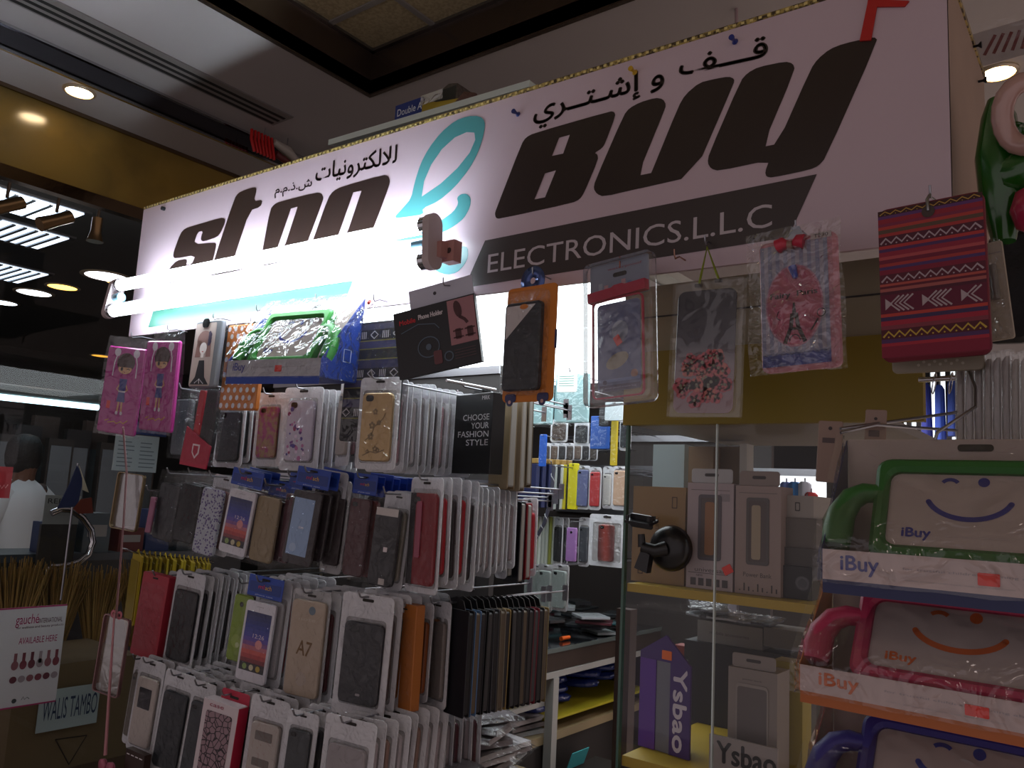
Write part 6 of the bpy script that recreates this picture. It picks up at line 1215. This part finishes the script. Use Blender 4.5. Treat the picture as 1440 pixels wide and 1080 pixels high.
def win(col, txt, frame='#5a4e4c', sub=None):
    def f(c, w, h, y):
        c.ring(w * .5, h * .62, w * .06, w * .38, h * .56, w * .04, y - .0008, y, M(frame, .4), cx=0, cz=h * .58, ix=0, iz=h * .58); c.slab(w * .38, h * .56, w * .04, y - .0004, y, M('#4a3c38', .4), 0, h * .58, 0); c.slab(w * .2, h * .5, w * .05, y - .0012, y - .0005, M(col, .4), -w * .03 if 'P' in txt else 0, h * .57, 0)
        c.text(txt, 0, h * .18, w * .62, h * .04, y, M('#4c4444', .5)); c.rect(-w * .42, h * .93, w * .42, h * .936, y, M('#6a605e', .5))
        for k in range(5 if sub else 9): c.rect(-w * .4 + k * w * (.17 if sub else .1), h * .03, -w * .4 + k * w * (.17 if sub else .1) + w * (.12 if sub else .03), h * (.1 if sub else .04 + .03 * (k * 5 % 3)), y, M('#3a3234', .5))
        if sub: c.rect(-w * .45, h * .145, w * .4, h * .15, y, M('#2c2426', .5)); c.text('NEW', -w * .2, h * .17 if 0 else h * .125, w * .14, h * .02, y - .0003, M('#2c2426', .5)); c.rect(w * .2, h * .83, w * .42, h * .9, y, M('#8a8284', .5))
    return f
Tq, w, h = carton('power_bank_box', 'white carton with an orange power bank window and small red tag', 'box', 966, 1031, 680, 834, 1.135, .05, '#a89a9c', 1, win('#8a5a2c', 'universal', '#4a4248', 1), '#b0b0b0', z1)
c = MB(M('#e03020', .5)); c.T = Matrix.Translation((w * .4, -.0012, h * .2)) @ Matrix.Rotation(R(-30), 4, 'Y'); c.slab(w * .2, h * .08, .001, -.0006, 0, bev=0); c.build('red_tag', Tq)
carton('power_bank_box', 'beige carton marked Power Bank with a pale cylinder in its window', 'box', 1034, 1098, 684, 838, 1.135, .05, '#97857e', 1, win('#9a8a70', 'Power Bank', '#4c4440'), '#8a7c74', z1)
carton('small_carton', 'small brown carton behind the orange power bank box', 'box', 968, 1003, 628, 680, 1.33, .05, '#6c5438', 1, zb=z1)
carton('small_carton', 'brown box with a red dot between the two power bank boxes at the back', 'box', 1008, 1040, 628, 680, 1.36, .05, '#5c4a34', 1, zb=z1)
carton('white_packet', 'white bottle shaped packet behind the power bank boxes', 'packet', 1040, 1050, 624, 680, 1.3, .03, '#b8b8b4', 1, zb=z1)
carton('clear_box', 'bluish clear box at the back left of the upper cabinet shelf', 'box', 918, 962, 625, 690, 1.36, .06, '#8c9a9c', 1, zb=z1)
carton('pale_carton', 'pale carton on the right of the upper cabinet shelf, topmost of its pile', 'box', 1100, 1144, 697, 728, 1.16, .1, '#9a948c', 1, lambda c, w, h, y: c.ring(w * .16, h * .4, .001, w * .1, h * .3, .001, y - .0003, y, M('#3c3834', .5), cx=0, cz=h * .5, ix=0, iz=h * .5))
carton('grey_carton', 'grey carton in the middle of the pile at the right of the upper shelf', 'box', 1099, 1148, 729, 770, 1.155, .12, '#5c554e', 1)
carton('dark_grey_carton', 'dark grey carton low in the pile at the right of the upper shelf', 'box', 1098, 1150, 771, 796, 1.15, .12, '#3c3834', 1)
carton('black_gadget', 'black gadget with a round lens at the bottom of the right pile', 'gadget', 1098, 1142, 797, 840, 1.145, .1, '#121114', 1, lambda c, w, h, y: (c.disc(w * .2, h * .5, h * .22, y, M('#3c3c40', .2)), c.disc(w * .2, h * .5, h * .14, y - .0004, M('#18181c', .1))), zb=z1)
# lower compartment
def logo(c, cx, cz, H, y, m, rot=0, white=None):
    c.text('Ysbao', cx, cz, H * 3.1, H, y, m, rot)
P_, w, h = fit(899, 936, 930, 1066, 1.16, -8)
T = thing('speaker_box', 'purple carton with white Ysbao lettering up its side and a pointed header', 'box', (P_.x, 1.16, z2), (0, 0, R(-8))); h = P_.z - z2
c = MB(M('#56288c', .45)); c.box((-w / 2, 0, 0), (w * .1, .05, h)); c.build('carton', T); c = MB(M('#6a6c78', .3)); c.box((w * .101, .002, 0), (w * .62, .048, h)); c.build('clear_window', T)
c = MB(M('#3a1c66', .45)); H2 = h * 1.3; c.prism([(w * .63, 0), (w * 1.35, 0), (w * 1.35, h * 1.0), (w * .45, H2), (-w * .5, h * 1.08), (-w * .5, h * 1.001), (w * .63, h * 1.001)], .0, .004); c.textb('Ysbao', w * 1.0, h * .5, h * .9, w * .46, -.0008, M('#c4bcc8', .5), -90, .001); c.build('header_board', T)
c = MB(M('#e06820', .5)); c.slab(w * .35, h * .1, .001, -.0012, -.0002, cx=w * .5, cz=h * 1.08, bev=0); c.build('orange_sticker', T)
def dys(c, w, h, y):
    c.slab(w * .6, h * .62, .004, y - .0006, y, M('#5a5250', .4), 0, h * .52, 0); c.ring(w * .66, h * .68, .006, w * .6, h * .62, .004, y - .0009, y, M('#8a827c', .5), cx=0, cz=h * .52, ix=0, iz=h * .52); c.text('power bank', 0, h * .9, w * .4, h * .02, y, M('#4c4444', .5))
carton('speaker_box', 'beige carton with a tall window and hanging flap on the lower cabinet shelf', 'box', 1024, 1092, 945, 1090, 1.15, .05, '#837a74', 1, dys, '#837a74', z2)
Tq, w, h = carton('logo_card', 'white card with black Ysbao lettering at the bottom edge of the cabinet', 'card', 998, 1092, 1044, 1100, 1.115, .004, '#8c8480', 1, lambda c, w, h, y: c.textb('Ysbao', w * .05, h * .62, w * .86, h * .5, y, M('#0c0a0c', .5), 0, .0009), zb=z2)
carton('yellow_box', 'tall mustard yellow box behind the beige window carton', 'box', 1086, 1128, 934, 1090, 1.22, .04, '#8c7c18', 1, zb=z2)
carton('black_box', 'wide black box at the back of the lower cabinet shelf', 'box', 962, 1130, 915, 1070, 1.36, .06, '#141214', 1, zb=z2)
carton('flat_carton', 'flat pale carton with shiny packets on top in the lower cabinet', 'box', 981, 1072, 878, 908, 1.37, .06, '#6c6862', 1, lambda c, w, h, y: c.text('mobile accessories', 0, h * .5, w * .6, h * .14, y, M('#3c3836', .5)))
carton('flat_carton', 'flat grey carton at the right back of the lower cabinet', 'box', 1074, 1130, 886, 912, 1.37, .06, '#5c5852', 1)
carton('red_carton', 'dark red block between the purple carton and the black box', 'box', 948, 962, 908, 930, 1.38, .03, '#7a2418', 1, zb=z2)
for k in range(12):
    p = Py(985 + 12 * (k % 9), 872 - 7 * (k // 9), 1.40); u = thing('small_packet', 'one of the silvery packets lying on the flat cartons in the lower cabinet', 'packet', (p.x, 1.40, Py(1030, 876, 1.37).z + .003 + .011 * (k // 9)), (R(-80), 0, R(rnd.uniform(-30, 30))), 'silvery packets in the lower cabinet'); packet(u, .045, .05, rnd.choice(['#a4a8ac', '#8c9094', '#c4c4c4', '#5a5c60']), .005)
# black suction mount stuck to the glass
p = Py(943, 771, GY - .0045); t = thing('phone_mount', 'black suction cup phone mount stuck on the cabinet glass', 'phone mount', (p.x, GY - .0045, p.z))
c = MB(M('#0e0d0f', .3)); c.lathe([(.0318, 0), (.033, -.003), (.031, .006), (.026, .012), (.014, .017), (.001, .018)], n=32, axis='Y'); c.build('suction_cup', t)
c = MB(M('#121114', .35)); c.tube([(0, -.016, 0), (-.012, -.026, -.004), (-.03, -.03, .0)], [.011, .009, .008], n=12); c.tube([(-.03, -.03, 0), (-.032, -.03, .018)], [.006, .005], n=10); c.prism([(-.04, -.03), (-.02, -.036), (-.016, -.01), (-.03, -.004)], -.034, -.02); c.build('arm', t)
q_ = Py(902, 733, GY - .035) - t.location
c = MB(M('#141316', .35)); c.T = Matrix.Translation(q_) @ Matrix.Rotation(R(14), 4, 'X') @ Matrix.Rotation(R(6), 4, 'Y'); c.slab(.036, .02, .003, -.002, .002); c.box((-.02, -.014, -.002), (.02, .014, .002)); 
c.build('cradle_plate', t)
for sx_, sy_ in ((-.017, -.011), (.017, -.011), (-.012, .011), (.014, .011)): 
    c = MB(BLACK); a_ = q_ + Vector((sx_, sy_, 0)); c.tube([tuple(a_), tuple(a_ + Vector((0, 0, .008)))], [.0025, .0032], n=8); c.build('prong', t)
# ---------------------------------------------------------------- kids tablet packs at right
for i, (px, tt_, y0_, bb, foam, ink, base, lipc, yaw, lb) in enumerate(((1372, 618, .85, 829, '#245c20', '#2c2c7c', '#1c2450', '#c0aca8', 0, 'large pack with a green tablet case and blue smile, top one at the right'), (1365, 806, .872, 1006, '#a8244c', '#c05a1c', '#a85a24', '#bca6a2', -4, 'large pack with a pink tablet case and orange smile, below the green one'), (1368, 988, .895, 1200, '#2c2470', '#2c3c8c', '#7c2434', '#a8989a', -3, 'large pack with a purple tablet case cut by the bottom right edge'))):
    tp = Py(px, tt_, y0_); bt = Py(px - 60, bb, y0_ - .085); W = (.224, .252, .254)[i]; H = tp.z - bt.z
    t = thing('kids_tablet_pack', lb, 'tablet case', (tp.x, y0_, tp.z), (0, 0, R(yaw))); k_ibuy(t, W, H, .085, foam, ink, base, lipc, 5 + i * 3)
# hook rack for them
for i, pl in enumerate((((1182, 603, .84), (1345, 580, .98)), ((1182, 603, .84), (1232, 592, .87), (1345, 600, .98)), ((1315, 618, .845), (1318, 608, .845), (1372, 572, .9), (1372, 545, .93), (1362, 520, .97)))):
    ps = [Py(*q) for q in pl]; t = thing('wire_hook', ['upper straight wire of the hook above the green tablet pack', 'lower straight wire of the hook above the green tablet pack', 'curved end wire above the slot of the green tablet pack'][i], 'hook', ps[0] + Vector((0, 0, -.004 * (i == 1)))); c = MB(STEEL); c.tube([tuple(p - ps[0]) for p in ps], .0016, n=8); c.build('wire', t)
for i, (l, r, tt_, b, y_) in enumerate(((1152, 1186, 592, 640, .872), (1218, 1248, 576, 635, .885))):
    P_, w, h = fit(l, r, tt_, b, y_); t = thing('header_card', ['left', 'right'][i] + ' beige packet top sticking up behind the green tablet pack', 'packet', P_, (0, R(3), R(5))); c = MB(M('#8c7468', .5)); c.slab(w, h * 1.8, .002, -.0015, 0, cz=-h * .9); c.rect(-w * .3, -h * .65, w * .2, -h * .5, -.002, M('#4c3c3c', .5)); c.disc(0, -h * .22, w * .08, -.002, M('#2c2020', .5)); c.build('card', t)
# long clear sleeves
for k in range(8):
    p = Py(1352 + 13 * k, 505 - 2 * (k % 3), 1.0 - .012 * k); t = thing('long_sleeve_pack', 'one of the long pale plastic sleeves hanging upright at the right frame edge', 'packet', p, (0, R(1), 0), 'long pale sleeves at the right edge'); c = MB(M(['#8c8078', '#9a9290', '#807470'][k % 3], .4)); c.tube([(0, 0, 0), (0, 0, -.006), (0, 0, -.11), (0, 0, -.115)], [.002, .0055, .0055, .003], n=10); c.build('sleeve', t); c = MB(film(milk=.2, gloss=.05, bump=.1)); c.tube([(0, 0, .006), (0, 0, -.12)], .0066, n=10); c.build('clear_cover', t)
p = Py(1300, 534, 1.02); t = thing('clothes_rail', 'short chrome rail with rings behind the red woven sleeve', 'rail', p); c = MB(CHROME); c.tube([(-.006, 0, 0), (.085, .0, .002)], .0032, n=10); c.build('rail', t)
for k in range(4):
    c = MB(CHROME); cx = .01 + .017 * k; c.tube([(cx + .002 * math.sin(R(a_)), .0 + .008 * math.cos(R(a_)), -.005 + .012 * math.sin(R(a_))) for a_ in range(0, 361, 30)], .0007, n=5, caps=False); c.build('ring', t)
# bright shopfront far behind
A = Py(1270, 500, 6.0); B_ = Py(1372, 650, 6.0)
t = thing('lit_shopfront', 'bright white lit shop window far behind the red woven sleeve', 'window', (A.x, 6.0, B_.z)); c = MB(M('#e8f0f4', .5, emit=1.6)); c.box((0, 0, 0), (B_.x - A.x, .03, A.z - B_.z)); c.build('lit_pane', t)
c = MB(BLACK)
for k in range(7): c.box((.02 + k * (B_.x - A.x) / 7, -.03, 0), (.05 + k * (B_.x - A.x) / 7, -.005, A.z - B_.z))
c.build('mullions', t); c = MB(M('#2c2826', .6)); c.box((-.1, -.02, -B_.z), (B_.x - A.x + .1, .06, -.0)); c.build('wall_below', t)
for k, (px, py, col, lb) in enumerate(((1303, 575, '#1c2c7c', 'navy'), (1322, 578, '#2c4ca8', 'royal blue'), (1340, 570, '#24408c', 'dark blue'), (1106, 700, '#5c7cc8', 'light blue'), (1118, 700, '#1c78c0', 'turquoise blue'), (1132, 700, '#b8c4d4', 'whitish'), (1141, 715, '#b01c20', 'bright red'))):
    yy = 5.6 if k < 3 else 4.2; p = Py(px, py, yy); t = thing('hanging_garment', lb + ' garment hanging ' + ('before the bright far shopfront' if k < 3 else 'far away behind the glass cabinet'), 'garment', p); s = .32 if k < 3 else .16; ww = .028 if k < 3 else .03
    c = MB(M(col, .8)); rings = []
    for z_, f_ in ((s * .5, .5), (s * .42, 1), (0, 1.05), (-s * .6, 1.2)): rings.append([(ww * f_ * math.cos(a_ * math.pi / 8), .04 * math.sin(a_ * math.pi / 8) * (1 + .3 * math.sin(a_ * 2.7)), z_) for a_ in range(16)])
    c.loft(rings, smooth=True); c.build('garment', t); c = MB(STEEL); c.tube([(0, 0, s * .48), (0, 0, s * .62)], .004); c.build('hanger', t)
A = Py(1085, 662, 4.5); B_ = Py(1160, 720, 4.5); t = thing('lit_shopfront', 'small bright far window seen through the right of the glass cabinet', 'window', (A.x, 4.5, B_.z)); c = MB(M('#e8f0f4', .5, emit=1.2)); c.box((0, 0, 0), (B_.x - A.x, .03, A.z - B_.z)); c.build('lit_pane', t); c = MB(M('#3c3836', .6)); c.box((-.1, -.02, -B_.z), (B_.x - A.x + .1, .06, -.0)); c.build('wall_below', t)
P_, w, h = fit(1396, 1462, 328, 486, 1.16, -5); t = thing('dark_bag', 'black hanging bag behind the green inflatable toy at the right edge', 'bag', P_, (0, R(3), R(-5)))
c = MB(M('#16171a', .4, bump=.4, bs=30)); c.slab(w, h, .012, -.02, 0, cz=-h / 2, bev=.006); c.build('bag_body', t); c = MB(M('#1c1d20', .5)); c.tube([(-w * .2, -.01, -.004), (-w * .1, -.01, .05), (0, -.01, .07), (w * .1, -.01, .05), (w * .2, -.01, -.004)], .003, n=6); c.build('strap', t)
# ---------------------------------------------------------------- light and view
w = bpy.data.worlds.new('world'); sc.world = w; w.use_nodes = True
w.node_tree.nodes['Background'].inputs[0].default_value = (1, .86, .89, 1); w.node_tree.nodes['Background'].inputs[1].default_value = .4
def spot(p, e, col, size=.1, ang=140):
    l = bpy.data.lights.new('lamp', 'SPOT'); l.energy = e; l.color = col; l.spot_size = R(ang); l.spot_blend = .6; l.shadow_soft_size = size
    o = bpy.data.objects.new('fill_spot', l); COL.objects.link(o); o.location = p
for x, y in ((.2, -.7), (-1.0, -.9)):
    spot((x, y, 2.56), 3, (1, .8, .75))  # unseen weak fill spots added in front of the sign
for x, y in ((3., 1.), (3., 4.), (-1.4, 5.), (1.2, 5.5), (.6, 3.6)):
    spot((x, y, 2.57), 150, (1, .84, .8), .15, 150)  # unseen spots added to bounce light off the floor onto the ceiling
l = bpy.data.lights.new('lamp', 'POINT'); l.energy = 9; l.color = (1, .95, .88); l.shadow_soft_size = .12; o = bpy.data.objects.new('neighbour_shop_fill', l); COL.objects.link(o); o.location = (-3.9, 1.7, 2.6)  # unseen point light added to brighten the neighbouring shop
sc.view_settings.view_transform = 'Standard'; sc.view_settings.look = 'None'; sc.view_settings.gamma = 1; sc.view_settings.use_curve_mapping = False
sc.view_settings.exposure = .15
sc.cycles.transparent_max_bounces = 24; sc.cycles.max_bounces = 8; sc.cycles.caustics_reflective = False; sc.cycles.caustics_refractive = False
